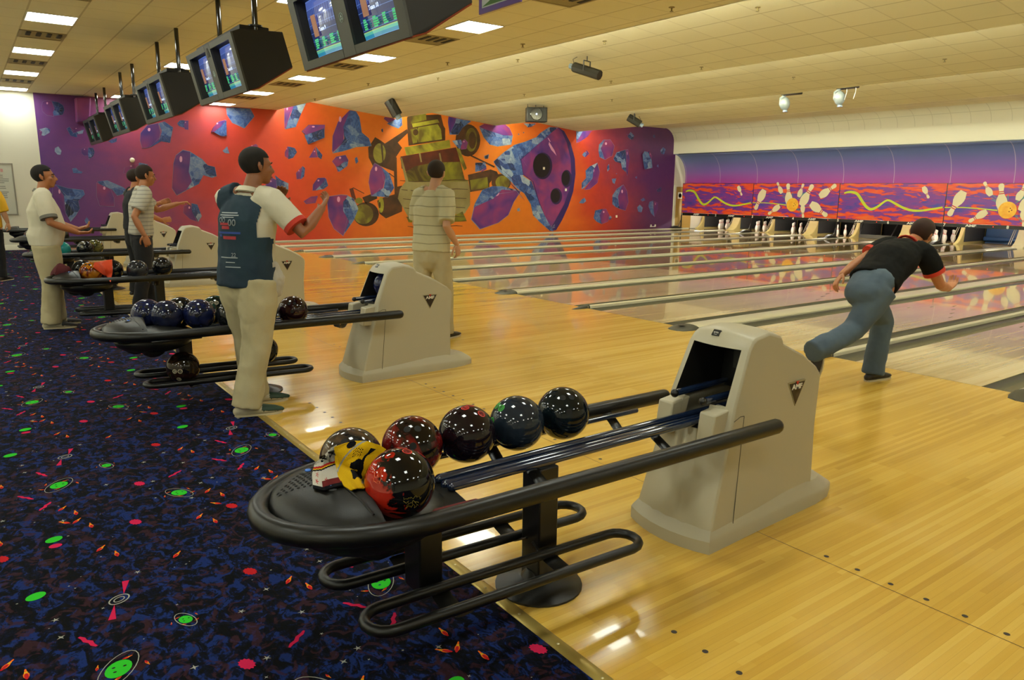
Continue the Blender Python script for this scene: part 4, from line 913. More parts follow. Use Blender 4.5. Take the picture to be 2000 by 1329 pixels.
put_ball(-5.36, Y2-.165, .29, ballmat('brown_black', '080807', '2c180c', .1, 6), 'brown-black ball on the lower rack behind the post of the second return', G2, RWH, (-.5, -.8, -.1)); put_ball(-4.70, Y2+.165, .275, BK, 'black ball on the lower rack behind the vest man\'s legs', G2)
Y3 = DIV[7]+RY
for x, dy, m, lab in ((-5.50, .2, BK, 'black ball behind the orange marbled ball on the third rack'), (-5.46, -.08, ORG, 'orange marbled ball under an orange cloth on the third rack'), (-5.24, .06, BK, 'black ball right of the orange cloth on the third rack'), (-5.02, -.10, ballmat('grey', '16171a', '303238', .2), 'dark grey ball at the striped-shirt person\'s feet on the third rack'), (-4.72, .155, BK, 'black ball near the hood of the third rack')):
    put_ball(x, Y3+dy, .62, m, lab, 'balls on the third ball return')
Y4 = DIV[5]+RY
for x, dy, m, lab in ((-5.62, -.02, MAR, 'maroon ball left of the turquoise ball on the fourth rack'), (-5.50, .20, BK, 'black ball behind the turquoise ball on the fourth rack'), (-5.40, -.1, TEALB, 'bright turquoise ball on the fourth rack'), (-5.12, -.12, BK, 'black ball with rings right of the turquoise ball'), (-4.96, .12, OLV, 'olive gold ball on the fourth rack')):
    put_ball(x, Y4+dy, .62, m, lab, 'balls on the fourth ball return', RWH if 'rings' in lab else None)
Y5 = DIV[3]+RY
for x, dy, m, lab in ((-5.55, .0, BRK, 'red-black ball on the fifth rack by the white-shirted man\'s waist'), (-5.33, -.1, BRK, 'red marbled ball in the middle of the fifth rack'), (-5.08, -.1, BK, 'black ball right of the red ones on the fifth rack'), (-5.3, .2, RED, 'dark red ball at the back of the fifth rack')):
    put_ball(x, Y5+dy, .62, m, lab, 'balls on the fifth ball return')
put_ball(-3.72, Y2, .735, BLU, 'blue ball rolling out of the dark opening of the second hood', 'balls on the second ball return')
# ================================================================== TOWELS
def coons(A, n):
    """sample polyline A at n+1 equal steps"""
    L = [0]
    for i in range(1, len(A)): L.append(L[-1]+sqrt((A[i][0]-A[i-1][0])**2+(A[i][1]-A[i-1][1])**2))
    out = []
    for k in range(n+1):
        d = L[-1]*k/n; i = 1
        while i < len(L)-1 and L[i] < d: i += 1
        f_ = (d-L[i-1])/((L[i]-L[i-1]) or 1); out.append((A[i-1][0]+(A[i][0]-A[i-1][0])*f_, A[i-1][1]+(A[i][1]-A[i-1][1])*f_))
    return out
def drape(top, right, bottom, left, balls, zfloor, off, name, mats, matf, label, n=44, wr=.006, seed=1, org=(590, 840, 7.0)):
    n = n if org[2] == 1 else 84
    T_, R_, B_, L_ = coons(top, n), coons(right, n), coons(bottom, n), coons(left, n); px = {}; dep = {}
    for i in range(n+1):
        for j in range(n+1):
            u, v = i/n, j/n
            f_ = lambda k: (1-v)*T_[i][k]+v*B_[i][k]+(1-u)*L_[j][k]+u*R_[j][k]-((1-u)*(1-v)*T_[0][k]+u*(1-v)*T_[n][k]+(1-u)*v*B_[0][k]+u*v*B_[n][k])
            x, y_ = org[0]+f_(0)/org[2], org[1]+f_(1)/org[2]; px[i, j] = (x, y_); d = ray(x, y_); zf = zfloor(x, y_); best = (zf-CAM.z)/d.z if zf is not None else (Vector(balls[0][0])-CAM).dot(_f)-.06
            for c, r in balls:
                o = CAM-Vector(c); a = d.dot(d); bq = o.dot(d); cc = o.dot(o)-(r+off)**2; D = bq*bq-a*cc
                if D > 0: best = min(best, (-bq-sqrt(D))/a)
            dep[i, j] = best
    raw = dict(dep)
    for _ in range(14):
        nd = {}
        for (i, j), v in dep.items():
            nb = [dep[k] for k in ((i-1, j), (i+1, j), (i, j-1), (i, j+1)) if k in dep]; nd[i, j] = min(.5*v+.5*sum(nb)/len(nb), raw[i, j]+.0)
        dep = nd
    R = random.Random(seed); ph = [R.uniform(0, 6) for _ in range(4)]; s = MB()
    for i in range(n+1):
        for j in range(n+1):
            u, v = i/n, j/n; k = wr*(sin(9*u+4*v+ph[0])+.7*sin(-5*u+13*v+ph[1])+.5*sin(21*u+ph[2])*v)
            s.v.append(tuple(CAM+ray(*px[i, j])*(dep[i, j]-abs(k)*.5-.002-k*.3)))
    for i in range(n):
        for j in range(n): s.f.append([i*(n+1)+j, i*(n+1)+j+1, (i+1)*(n+1)+j+1, (i+1)*(n+1)+j]); s.mi.append(matf((i+.5)/n, (j+.5)/n))
    o = s.build(name, mats, None, angle=180)
    so = o.modifiers.new('s', 'SOLIDIFY'); so.thickness = .004; so.offset = 0
    return tag(o, label, 'towel')
YT = mat('towel_yellow', 'c8a010', .95, spec=.1, bump=(300, .5)); GT = mat('towel_grey', '8f8c84', .95, spec=.1, bump=(300, .5)); WT = mat('towel_white', 'b8b2a6', .95, spec=.1, bump=(300, .5)); BT = mat('towel_black', '0c0d12', .95, spec=.1); RT = mat('towel_red', 'a01c18', .95, spec=.1); MT = mat('towel_maroon', '5c1c1c', .95, spec=.1)
bl = [((-5.475, .228, .600), .108), ((-5.47, -.118, .628), .09)]
_nb = [c for c in ret.children if c.name.startswith('nose_cap')][0]; _bm = bmesh.new(); _bm.from_mesh(_nb.data); _bm.transform(Matrix.Translation((-4.0, DIV[11]+RY, 0))); NBVH = BVHTree.FromBMesh(_bm); _bm.free()
def nosez(x, y_):
    h = NBVH.ray_cast(CAM, ray(x, y_).normalized()); return (h[0].z+.004) if h[0] else None
def ym(u, v):
    if abs((u-.02)-(.62-v*1.25)*.9) < .035 and v < .62: return 1           # grey piping
    if .40+.02*sin(20*v) < u < .76+.03*sin(25*v) and .42+.03*sin(18*u) < v < .78+.02*sin(30*u) and u-.4 < .9*(v-.3)+.25 and not (abs(v-.6-.2*(u-.5)) < .012 and u < .6): return 2
    if (u-.34)**2+(v-.07)**2*1.3 < .008: return 2
    if .70+.04*sin(9*v) < u < .80+.05*sin(9*v+1) and .12 < v < .5: return 2
    if .42 < u < .62 and .16 < v < .34 and (int(u*60)+int(v*50)) % 3 == 0: return 2
    if .62 < v < .0: return 0
    if u > .72 and .80 < v < .90: return 1
    return 0
def wm(u, v):
    if v > .93: return 2
    if u > .0 and v > .80 and u > .35: return 5
    w = v + .10*u
    if .48 < w < .53: return 3
    if .53 <= w < .555: return 4
    if .555 <= w < .59: return 2
    if w < .48: return 1 if u > .45 else 0
    for a, b_ in ((.2, .66), (.16, .82), (.5, .80)):
        r = sqrt((u-a)**2+(v-b_)**2); an = math.atan2(v-b_, u-a)
        if r < .035+.03*cos(5*an): return 3
    return 0
o = drape([(330, 330), (400, 250), (470, 205)], [(470, 205), (455, 420), (520, 640), (560, 760)], [(150, 800), (300, 832), (420, 792), (560, 760)], [(330, 330), (170, 470), (135, 620), (150, 800)], bl, nosez, .006, 'towel', [WT, GT, BT, RT, YT, MT], wm, 'white and grey towel with black letters, red stars and stripes, at the rack nose')
for ch, (a, b_), sz, rot in (('M', (285, 395), .022, -1.15), ('A', (295, 485), .022, -1.0), ('N', (345, 560), .020, -.8), ('K', (400, 325), .022, -1.25)):
    px, py = 590+a/7, 840+b_/7; d = ray(px, py).normalized(); ax = (_r*cos(rot)-_u*sin(-rot)*1).normalized(); ax = (_r*cos(rot)+_u*sin(rot)).normalized(); ay = (-_r*sin(rot)+_u*cos(rot)).normalized()
    q = MB(); text_mb(ch, sz, basis(ax, ay, -d, CAM+ray(px, py)*2.15), .0005, q, bold=.002)
    bm = bmesh.new(); bm.from_mesh(o.data); bt = BVHTree.FromBMesh(bm); bm.free(); nv = []
    for v in q.v:
        h = bt.ray_cast(CAM, (Vector(v)-CAM).normalized()); nv.append(tuple(h[0]-(Vector(v)-CAM).normalized()*.0035) if h[0] else v)
    q.v = nv; q.build('woven_letter', BT, o, smooth=False)
drape([(440, 235), (600, 180), (720, 150), (880, 155), (1060, 210), (1150, 270)], [(1150, 270), (1000, 400), (930, 520), (880, 800)], [(670, 830), (760, 800), (880, 800)], [(440, 235), (450, 450), (490, 640), (560, 760), (670, 830)], bl, nosez, .012, 'towel', [YT, GT, BT], ym, 'yellow towel with black figures and grey piping draped over a ball', seed=3, wr=.008)
# cloths on the third rack
bl3 = [((-5.46, Y3-.08, .62), .108), ((-5.24, Y3+.06, .62), .108), ((-5.50, Y3+.2, .62), .108)]
drape([(184, 513), (200, 510), (219, 507)], [(219, 507), (220, 530), (216, 552)], [(200, 536), (208, 540), (216, 552)], [(184, 513), (182, 522), (200, 536)], bl3, lambda x, y_: .55, .012, 'towel', [mat('cloth_orange', 'c8441c', .9)], lambda u, v: 0, 'orange cloth tucked between balls on the third rack', org=(0, 0, 1.0), n=20)
b = MB(); c3 = at_z(147, 531, .67)
rs = []
for k, (s, z) in enumerate(((1, 0), (1.05, .03), (.8, .07), (.35, .10), (.05, .11))): rs.append([(s*(.085+.02*sin(3*a+k))*cos(a), s*(.06+.012*sin(5*a))*sin(a), z+.008*sin(4*a+k)) for a in [2*pi*i/18 for i in range(18)]])
b.rings(rs); o = b.build('towel', mat('cloth_maroon', '4c1018', .9)); o.location = (-5.72, Y3+.06, .598); tag(o, 'crumpled maroon cloth on the nose of the third rack', 'towel')
b = MB(); b.prism([(-5.44, -.21, 0), (-5.30, -.235, 0), (-5.16, -.22, 0), (-5.2, -.13, 0), (-5.4, -.12, 0)], (0, 0, .008)); o = b.build('towel', [mat('cloth_dark_red', '58120e', .9)], bevel=.003); o.location.z = .508; tag(o, 'flat dark red cloth lying under the big front ball', 'towel')
# ================================================================== MURAL PAINTING
SH_P = mat('shard_purple', '5a2a6e', .4); g = NG(SH_P); n = g.noise(g.tc.outputs['Object'], 1.6, 2, .4)
g.l(g.ramp(n, [(.3, '35246a'), (.45, '5c2a6c'), (.62, '7c2e60'), (.8, '8c3c6c')]), g.b.inputs['Base Color'])
SH_B = mat('shard_blue', '3a5080', .45); g = NG(SH_B); X, Y, Z = g.xyz()
vo = g.n('TexVoronoi', distance='CHEBYCHEV'); vo.inputs['Scale'].default_value = 3.2; g.l(g.comb(g.math('ADD', X, g.math('MULTIPLY', Z, .4)), 0, g.math('MULTIPLY', Z, 1.1)), vo.inputs['Vector'])
q = g.n('RGBToBW'); g.l(vo.outputs['Color'], q.inputs[0]); n = g.noise(g.tc.outputs['Object'], 7, 3, 1.4)
g.l(g.ramp(g.math('ADD', g.math('MULTIPLY', q.outputs[0], .6), g.math('MULTIPLY', n, .4)), [(.22, '10162a'), (.38, '24386e'), (.52, '3c5a94'), (.64, '6a7c9c'), (.80, '9aa8b4')]), g.b.inputs['Base Color'])
SH_E = mat('shard_edge', '707c94', .5); SH_D = mat('shard_deep_purple', '2c1c58', .4); SH_H = mat('shard_gloss', 'c890b0', .4); HOL = mat('painted_black', '0a0608', .4); HOL2 = mat('painted_hole_rim', '241844', .4)
RB_Y = mat('robot_lime', '7c781c', .45, noise=(1.4, '3c2c10', .16, 1)); RB_D = mat('robot_brown', '2a1a0c', .45, noise=(2.2, '4c2c14', .2, 1)); RB_L = mat('robot_bright_lime', '96922a', .45, noise=(1.6, '544618', .16, 1)); RB_M = mat('robot_maroon', '5a2212', .45, noise=(2, '34140c', .2)); RB_G = mat('robot_cream', '8c8258', .5, noise=(1.0, '6a5a30', .16))
mur = empty('mural_painting', (8, WALL_Y, 0)); tag(mur, 'airbrushed mural of a shattering purple bowling ball and a lime robot on the orange wall', 'mural')
OR = {'z': (60, 180, .21063), 'y': (440, 180, .22567), 'x': (680, 190, .21066), 'w': (900, 210, .21), 'f': (0, 0, 1)}
_lay = [0]
def wp(k, x, y_, d=0.0):
    a, b_, s = OR[k]; q = at_y(a+x*s, b_+y_*s, WALL_Y); return (q.x-8, -d, q.z)
def ceil_z(X):
    if X < LIPS[0]: return ZC
    for a, b_ in zip(LIPS, LIPS[1:]):
        if X < b_: return 3.98+(ZC-3.98)*(X-a)/(b_-a)
    return 3.95
def paint(mb, k, pts, d):
    """flat painted patch, d metres proud of the wall (brush layers)"""
    P = [wp(k, x, y_, d) for x, y_ in pts]; P = [(x, y_, min(z, ceil_z(x+8)-.015)) for x, y_, z in P]; mb.poly(P)
def grow(pts, c, k): return [(c[0]+(x-c[0])*k, c[1]+(y_-c[1])*k) for x, y_ in pts]
def cen(pts): return (sum(p[0] for p in pts)/len(pts), sum(p[1] for p in pts)/len(pts))
class Layer:
    def __init__(s): s.d = .002
    def nxt(s): s.d += .0011; return s.d
LY = Layer(); SHN = 0
def shard(k, purple, blue, relief=0, hl=True, label=None):
    """one painted fragment: edge outline, purple skin, blue broken face"""
    global SHN
    SHN += 1; d0 = .002+.0006*(SHN % 5) + relief; b = MB()
    b.m = 0
    for P in (purple, blue):
        if P: paint(b, k, grow(P, cen(P), 1.025), d0)
    if purple:
        b.m = 1; paint(b, k, purple, d0+.0012)
        c = cen(purple); x0 = min(purple, key=lambda p: p[0]-.3*p[1])
        if hl: b.m = 4; w = max(p[0] for p in purple)-min(p[0] for p in purple); h = max(p[1] for p in purple)-min(p[1] for p in purple); cx, cy = c[0]-.02*w, c[1]-.28*h; paint(b, k, [(cx+.07*w*cos(a)*(1), cy+.07*h*sin(a)) for a in [2*pi*i/10 for i in range(10)]], d0+.002)
    if blue:
        b.m = 2; paint(b, k, blue, d0+.0022)
        # facet ridges
        c = cen(blue); R = random.Random(SHN)
        b.m = 0
        for i in range(0, len(blue), 1):
            p = blue[i]; q_ = (c[0]+(p[0]-c[0])*.25+R.uniform(-6, 6), c[1]+(p[1]-c[1])*.25); w = .9+.006*abs(blue[0][0]-c[0])
            dx, dy = q_[0]-p[0], q_[1]-p[1]; l = sqrt(dx*dx+dy*dy) or 1; nx_, ny_ = -dy/l*w, dx/l*w
            paint(b, k, [(p[0], p[1]), (q_[0]+nx_, q_[1]+ny_), (q_[0]-nx_, q_[1]-ny_)], d0+.0032)

    if relief:
        # cut-out board fixed proud of the wall: side walls down to the wall
        b.m = 3
        P = [(x, y_, min(z, ceil_z(x+8)-.015)) for x, y_, z in (wp(k, x, y_, d0) for x, y_ in (grow(purple or blue, cen(purple or blue), 1.025)))]
        P2 = [(x, 0, z) for x, y_, z in P]; n_ = len(P)
        b.add(P+P2, [(i, (i+1) % n_, (i+1) % n_+n_, i+n_) for i in range(n_)])
    M_ = [SH_E, SH_P, SH_B, SH_D, SH_H]
    if relief:
        o = b.build('shard_cutout', M_, None, smooth=False, fix=False); o.location = (8, WALL_Y, 0); tag(o, label, 'wall cutout')
    else: o = b.build('painted_shard', M_, mur, smooth=False, fix=False)
    return o
def blob(k, cx, cy, rx, ry, n=24, a0=0, a1=360): return [(cx+rx*cos(radians(a0+(a1-a0)*i/(n-(a1-a0 < 360)))), cy+ry*sin(radians(a0+(a1-a0)*i/(n-(a1-a0 < 360))))) for i in range(n)]
# --- left part (crop z)
shard('z', [(110, 90), (150, 75), (195, 85), (215, 160), (210, 225), (150, 215), (110, 180), (100, 130)], [(195, 85), (255, 95), (300, 125), (312, 165), (295, 210), (215, 218), (205, 190), (225, 150)])
shard('z', [(80, 370), (110, 345), (100, 400), (80, 410)], [(80, 345), (140, 330), (180, 345), (175, 375), (125, 405), (100, 400), (108, 370)])
shard('z', [(365, 325), (440, 330), (475, 355), (440, 385), (395, 375)], [(335, 340), (360, 322), (395, 385), (440, 365), (490, 350), (480, 385), (430, 390), (430, 420), (370, 405)])
shard('z', None, [(225, 520), (255, 505), (285, 545), (275, 580), (250, 580), (222, 550)])
shard('z', [(470, 530), (500, 515), (530, 520), (535, 590), (495, 590), (470, 565)], [(535, 515), (580, 520), (592, 555), (580, 595), (540, 622), (530, 570)])
shard('z', None, [(385, 710), (420, 703), (440, 725), (480, 740), (470, 755), (395, 750)])
shard('z', [(205, 870), (240, 870), (300, 960), (310, 1080), (340, 1200), (290, 1120), (200, 990)], [(230, 860), (350, 895), (485, 910), (500, 950), (440, 1010), (455, 1080), (420, 1140), (370, 1200), (325, 1120), (310, 960), (250, 880)])
shard('z', [(610, 840), (650, 860), (740, 900), (770, 980), (775, 1060), (640, 1055), (612, 970)], [(620, 830), (710, 820), (850, 880), (920, 930), (800, 960), (750, 900), (640, 855)])
shard('z', [(1020, 380), (1080, 310), (1180, 290), (1200, 370), (1190, 460), (1090, 515), (1035, 520), (1015, 450)], [(1185, 290), (1240, 275), (1318, 330), (1290, 470), (1210, 455), (1100, 518), (1195, 440), (1215, 360)])
shard('z', [(1415, 265), (1462, 265), (1462, 350), (1430, 345), (1410, 300)], [(1358, 290), (1385, 262), (1425, 262), (1420, 330), (1375, 315)])
shard('z', [(870, 700), (930, 680), (1000, 660), (1000, 740), (940, 760), (860, 750)], [(1005, 655), (1080, 670), (1118, 735), (1108, 755), (1020, 745), (940, 775), (1000, 740)])
shard('z', [(1325, 660), (1345, 590), (1410, 540), (1480, 555), (1475, 700), (1500, 820), (1440, 910), (1355, 955), (1310, 890), (1320, 760)], [(1485, 560), (1590, 625), (1640, 680), (1705, 695), (1722, 780), (1680, 795), (1600, 770), (1560, 850), (1440, 910), (1495, 830), (1465, 740)])
shard('z', [(1420, 1060), (1480, 1035), (1500, 1110), (1540, 1200), (1480, 1180), (1415, 1120)], [(1490, 1032), (1545, 1045), (1585, 1150), (1550, 1205), (1495, 1110)])
shard('z', None, [(1778, 545), (1822, 505), (1842, 570), (1800, 565)], hl=False)
shard('z', [(700, 440), (760, 430), (780, 460), (720, 462)], [(720, 455), (800, 425), (795, 460), (750, 475)])
shard('z', None, [(500, 1190), (520, 1160), (545, 1200), (540, 1230), (510, 1215)])
# --- middle-left (crop y)
shard('y', None, [(10, 135), (90, 132), (215, 145), (250, 210), (165, 312), (60, 265), (15, 195)])
shard('y', [(510, 150), (515, 130), (600, 110), (560, 190), (525, 315), (512, 312)], [(600, 100), (700, 90), (650, 200), (610, 300), (520, 320), (570, 180)])
shard('y', [(185, 480), (265, 450), (285, 470), (235, 490), (190, 505)], None)
shard('y', [(515, 520), (540, 470), (552, 480), (545, 575), (515, 555)], [(548, 472), (600, 485), (620, 520), (585, 570), (545, 580)])
shard('y', [(775, 480), (790, 540), (800, 565), (725, 568)], [(780, 470), (840, 545), (830, 582), (800, 560)])
shard('y', [(925, 600), (960, 560), (1040, 545), (1065, 590), (1050, 640), (975, 690), (955, 640)], [(960, 650), (985, 640), (1000, 625), (1035, 600), (1062, 605), (1055, 640), (985, 690)])
shard('y', None, [(1120, 575), (1138, 560), (1152, 600), (1130, 622)])
shard('y', [(612, 700), (665, 645), (655, 750), (618, 755)], [(668, 640), (690, 660), (682, 730), (650, 758)])
shard('y', [(760, 800), (800, 745), (862, 742), (870, 790), (800, 850), (755, 852)], [(780, 850), (840, 790), (870, 745), (890, 810), (850, 840)])
shard('y', [(340, 820), (395, 740), (440, 760), (445, 840), (360, 845)], [(430, 720), (480, 760), (545, 790), (545, 850), (450, 845), (440, 760)])
shard('y', [(680, 945), (740, 905), (800, 900), (780, 960), (700, 970)], None, hl=False)
shard('y', [(925, 500), (930, 380), (975, 260), (1075, 150), (1090, 170), (1030, 290), (1020, 440), (930, 520)], [(1080, 148), (1130, 165), (1160, 220), (1180, 350), (1240, 400), (1262, 465), (1130, 475), (1020, 510), (930, 528), (1000, 460), (1030, 400), (1020, 300)])
shard('y', [(885, 960), (900, 905), (1000, 890), (1060, 895), (1020, 960), (1040, 1040), (1075, 1120), (1020, 1243), (940, 1180), (895, 1080)], [(1060, 900), (1110, 925), (1150, 1010), (1110, 1110), (1020, 1240), (1070, 1120), (1020, 1030), (1020, 950)])
# --- robot (crop x)
def rp(m, pts, d, k='x', name='painted_robot_part'):
    b = MB(); paint(b, k, pts, d); return b.build(name, m, mur, smooth=False, fix=False)
rp(RB_D, [(545, 190), (560, 170), (830, 138), (850, 210), (900, 290), (900, 400), (560, 450), (550, 330)], .0012)
rp(RB_Y, [(580, 180), (720, 150), (725, 210), (580, 245)], .002); rp(RB_L, [(590, 245), (830, 205), (845, 235), (600, 280)], .002)
rp(RB_L, [(650, 280), (830, 250), (860, 300), (870, 390), (650, 420), (630, 340)], .002); rp(RB_D, blob('x', 625, 325, 25, 30), .0032); rp(RB_Y, [(575, 300), (640, 285), (640, 420), (600, 430)], .0022)
rp(RB_L, [(520, 465), (940, 395), (950, 470), (540, 540)], .0026)
rp(RB_M, [(485, 550), (1000, 465), (1040, 600), (900, 610), (700, 630), (540, 690), (495, 660)], .002)
for x in (655, 840): rp(RB_G, [(x, 520), (x+14, 517), (x+30, 600), (x+16, 605)], .003)
rp(RB_Y, [(520, 700), (620, 640), (800, 605), (1040, 600), (1080, 760), (1120, 780), (540, 780)], .0028)
rp(RB_G, [(480, 850), (540, 770), (1110, 770), (1130, 860), (1130, 1000), (1080, 1080), (560, 1120), (500, 1010), (460, 940)], .0022)
rp(RB_Y, [(540, 1110), (1000, 1090), (1060, 1060), (1100, 1150), (760, 1170), (560, 1160)], .0026)
for i in range(6):
    y0 = 770+85*i; rp(RB_D, [(480+i*14, y0), (620, y0+10), (800, y0+6), (1000, y0-8), (1120-i*12, y0-2), (1120-i*12, y0+3), (1000, y0-1), (800, y0+13), (620, y0+17), (480+i*14, y0+5)], .0036)
rp(RB_D, [(340, 430), (545, 295), (555, 330), (460, 420), (500, 470), (440, 560), (430, 690), (300, 640), (230, 640), (190, 560), (185, 470), (250, 370), (300, 400)], .0018)
rp(RB_L, blob('x', 290, 520, 58, 92), .0024); rp(RB_D, [(300, 430), (318, 430), (330, 610), (318, 612)], .0034); rp(RB_D, [(350, 440), (400, 420), (430, 480), (385, 505)], .0028)
rp(RB_G, [(480, 560), (498, 560), (590, 900), (560, 905)], .0042); rp(RB_L, [(1000, 470), (1035, 480), (1100, 660), (1075, 680), (1040, 600)], .004)
rp(RB_D, [(420, 540), (450, 560), (455, 830), (500, 820), (500, 1060), (350, 1125), (290, 1080), (270, 960), (330, 930), (430, 900)], .0017); rp(RB_L, blob('x', 305, 1000, 26, 72), .003); rp(RB_D, blob('x', 292, 1000, 10, 30), .0042)
rp(RB_D, blob('x', 165, 1085, 120, 112), .0016); rp(RB_L, blob('x', 140, 1085, 92, 92), .0028); rp(RB_D, [(130, 930), (260, 880), (270, 940), (160, 990)], .0016); rp(RB_Y, blob('x', 100, 960, 35, 28), .0034); rp(RB_M, [(10, 850), (45, 840), (75, 950), (40, 960)], .003)
rp(RB_D, blob('x', 1110, 400, 115, 150), .0014); rp(RB_Y, blob('x', 1140, 395, 55, 110), .0024); rp(RB_D, blob('x', 1150, 400, 34, 80), .0034)
rp(RB_D, [(1140, 535), (1360, 640), (1355, 655), (1135, 548)], .002); rp(RB_D, [(1110, 720), (1320, 670), (1380, 690), (1400, 740), (1340, 760), (1310, 800), (1310, 850), (1130, 880)], .0018); rp(RB_Y, [(1130, 770), (1290, 740), (1300, 840), (1140, 860)], .0026)
rp(RB_D, blob('x', 1418, 790, 90, 80), .0016); rp(RB_L, blob('x', 1432, 790, 66, 62), .0026); rp(RB_D, [(830, 140), (860, 140), (900, 330), (885, 340)], .0022)
rp(RB_D, [(380, 700), (440, 745), (436, 752), (374, 708)], .0022); rp(RB_D, [(45, 835), (150, 890), (148, 897), (42, 842)], .0022)
shard('x', [(190, 790), (205, 690), (245, 612), (310, 650), (345, 740), (320, 850), (215, 915)], [(310, 650), (380, 710), (425, 840), (370, 925), (290, 920), (215, 915), (330, 840), (345, 740)])
shard('x', [(330, 200), (340, 160), (430, 175), (450, 230), (380, 240)], [(360, 245), (450, 200), (495, 180), (500, 260), (465, 290), (400, 265)])
shard('x', [(925, 230), (930, 140), (1000, 135), (990, 240), (940, 340)], [(1000, 135), (1080, 120), (1138, 130), (1060, 280), (1020, 345), (940, 345), (990, 240)])
shard('x', [(1040, 420), (1080, 390), (1110, 420), (1095, 480), (1045, 485)], [(965, 405), (1045, 395), (1055, 430), (1035, 480), (1000, 450)])
shard('x', None, [(1260, 545), (1305, 530), (1298, 568), (1272, 570)], hl=False); shard('x', None, [(305, 300), (322, 290), (324, 325), (310, 320)], hl=False)
# --- right part (crop w)
shard('w', [(170, 180), (220, 140), (300, 122), (390, 140), (450, 190), (482, 262), (380, 260), (240, 210)], [(175, 188), (260, 215), (390, 258), (480, 265), (465, 345), (340, 362), (270, 345), (215, 280)])
shard('w', [(100, 1040), (135, 890), (250, 870), (340, 790), (370, 750), (470, 760), (555, 782), (490, 880), (440, 1000), (350, 1070), (180, 1130)], [(140, 880), (200, 770), (290, 735), (380, 735), (545, 775), (380, 765), (300, 850), (230, 880), (120, 930)])
big_b = [(905, 155), (820, 185), (740, 240), (700, 280), (600, 320), (500, 350), (400, 420), (305, 505), (360, 600), (440, 660), (520, 750), (590, 800), (650, 900), (670, 1000), (740, 1070), (820, 1140), (860, 1150), (780, 1010), (730, 900), (690, 780), (660, 690), (580, 640), (555, 480), (720, 340), (780, 290), (860, 220)]
big_p = [(910, 155), (960, 220), (1020, 330), (1060, 480), (1066, 620), (1045, 780), (1000, 920), (940, 1050), (885, 1142), (825, 1150), (780, 1030), (720, 880), (665, 690), (570, 620), (555, 480), (690, 360), (760, 300)]
b = MB(); b.m = 0; paint(b, 'w', grow(big_b, cen(big_b), 1.01), .0064); b.m = 3; paint(b, 'w', grow(big_p, cen(big_p), 1.0), .0070)
b.m = 1; paint(b, 'w', [(900, 175), (935, 220), (985, 330), (1020, 480), (1026, 620), (1005, 770), (960, 900), (900, 1010), (850, 1100), (830, 1130), (790, 1030), (730, 880), (675, 690), (580, 620), (562, 485), (695, 365), (770, 300)], .0078)
b.m = 2; paint(b, 'w', big_b, .0086)
R = random.Random(8); b.m = 0
for i in range(34):
    j = R.randrange(2, 16); p = big_b[j]; q_ = big_b[25-j] if j < 10 else (p[0]+70, p[1]-60); a = R.uniform(.1, .9); k_ = R.uniform(.05, .35)
    x0, y0 = p[0]+(q_[0]-p[0])*k_, p[1]+(q_[1]-p[1])*k_; x1, y1 = x0+(q_[0]-p[0])*.3+R.uniform(-30, 30), y0+(q_[1]-p[1])*.3+R.uniform(-20, 20)
    b.m = 0 if i % 2 else 3; paint(b, 'w', [(x0, y0), (x1, y1), (x1+R.uniform(-5, 5), y1+R.uniform(4, 9))], .0094)
b.m = 4; paint(b, 'w', [(805, 283), (815, 285), (835, 320), (825, 318)], .0098); paint(b, 'w', [(820, 320), (870, 400), (890, 450), (840, 395), (815, 345)], .0094)
b.build('painted_ball', [SH_E, SH_P, SH_B, SH_D, SH_H], mur, smooth=False, fix=False)
for cx, cy, rx, ry in ((755, 540, 85, 120), (978, 658, 44, 76), (882, 822, 50, 72)):
    b = MB(); b.m = 1; paint(b, 'w', blob('w', cx+4, cy+4, rx+5, ry+5), .0100); b.m = 0; paint(b, 'w', blob('w', cx-4, cy, rx-6, ry-8), .0108); b.build('painted_finger_hole', [HOL, HOL2], mur, smooth=False, fix=False)
shard('w', [(1150, 170), (1215, 158), (1258, 162), (1180, 270), (1120, 310), (1075, 330)], [(1075, 172), (1150, 165), (1130, 230), (1075, 325)])
shard('w', [(1290, 360), (1320, 305), (1390, 300), (1428, 360), (1405, 450), (1340, 485), (1290, 460)], [(1280, 400), (1285, 345), (1340, 298), (1300, 380), (1335, 480), (1290, 460)])
shard('w', [(1135, 445), (1170, 398), (1195, 430), (1160, 462)], [(1128, 440), (1150, 415), (1170, 430), (1150, 462)])
shard('w', [(1240, 545), (1270, 520), (1292, 600), (1270, 700), (1200, 760), (1150, 765), (1210, 680)], [(1125, 760), (1125, 700), (1165, 660), (1160, 590), (1200, 550), (1270, 516), (1235, 580), (1225, 660), (1150, 745)])
shard('w', [(1535, 395), (1556, 395), (1570, 480), (1548, 635), (1535, 580), (1540, 480)], [(1420, 480), (1450, 420), (1530, 395), (1538, 480), (1535, 600), (1500, 570), (1490, 520), (1440, 505)])
shard('w', [(1440, 800), (1510, 720), (1545, 780), (1558, 880), (1530, 958), (1470, 940), (1460, 860)], [(1410, 900), (1410, 820), (1450, 760), (1500, 725), (1460, 830), (1475, 940), (1440, 925)])
shard('w', [(1290, 950), (1350, 945), (1380, 1000), (1370, 1060), (1310, 1085), (1280, 1030)], [(1235, 1030), (1250, 960), (1320, 945), (1290, 1000), (1310, 1085), (1260, 1060)])
shard('w', [(1540, 250), (1590, 240), (1610, 270), (1600, 298)], [(1550, 270), (1580, 228), (1612, 262), (1600, 300), (1575, 295)]); shard('w', [(1705, 420), (1745, 405), (1755, 450), (1700, 470)], None)
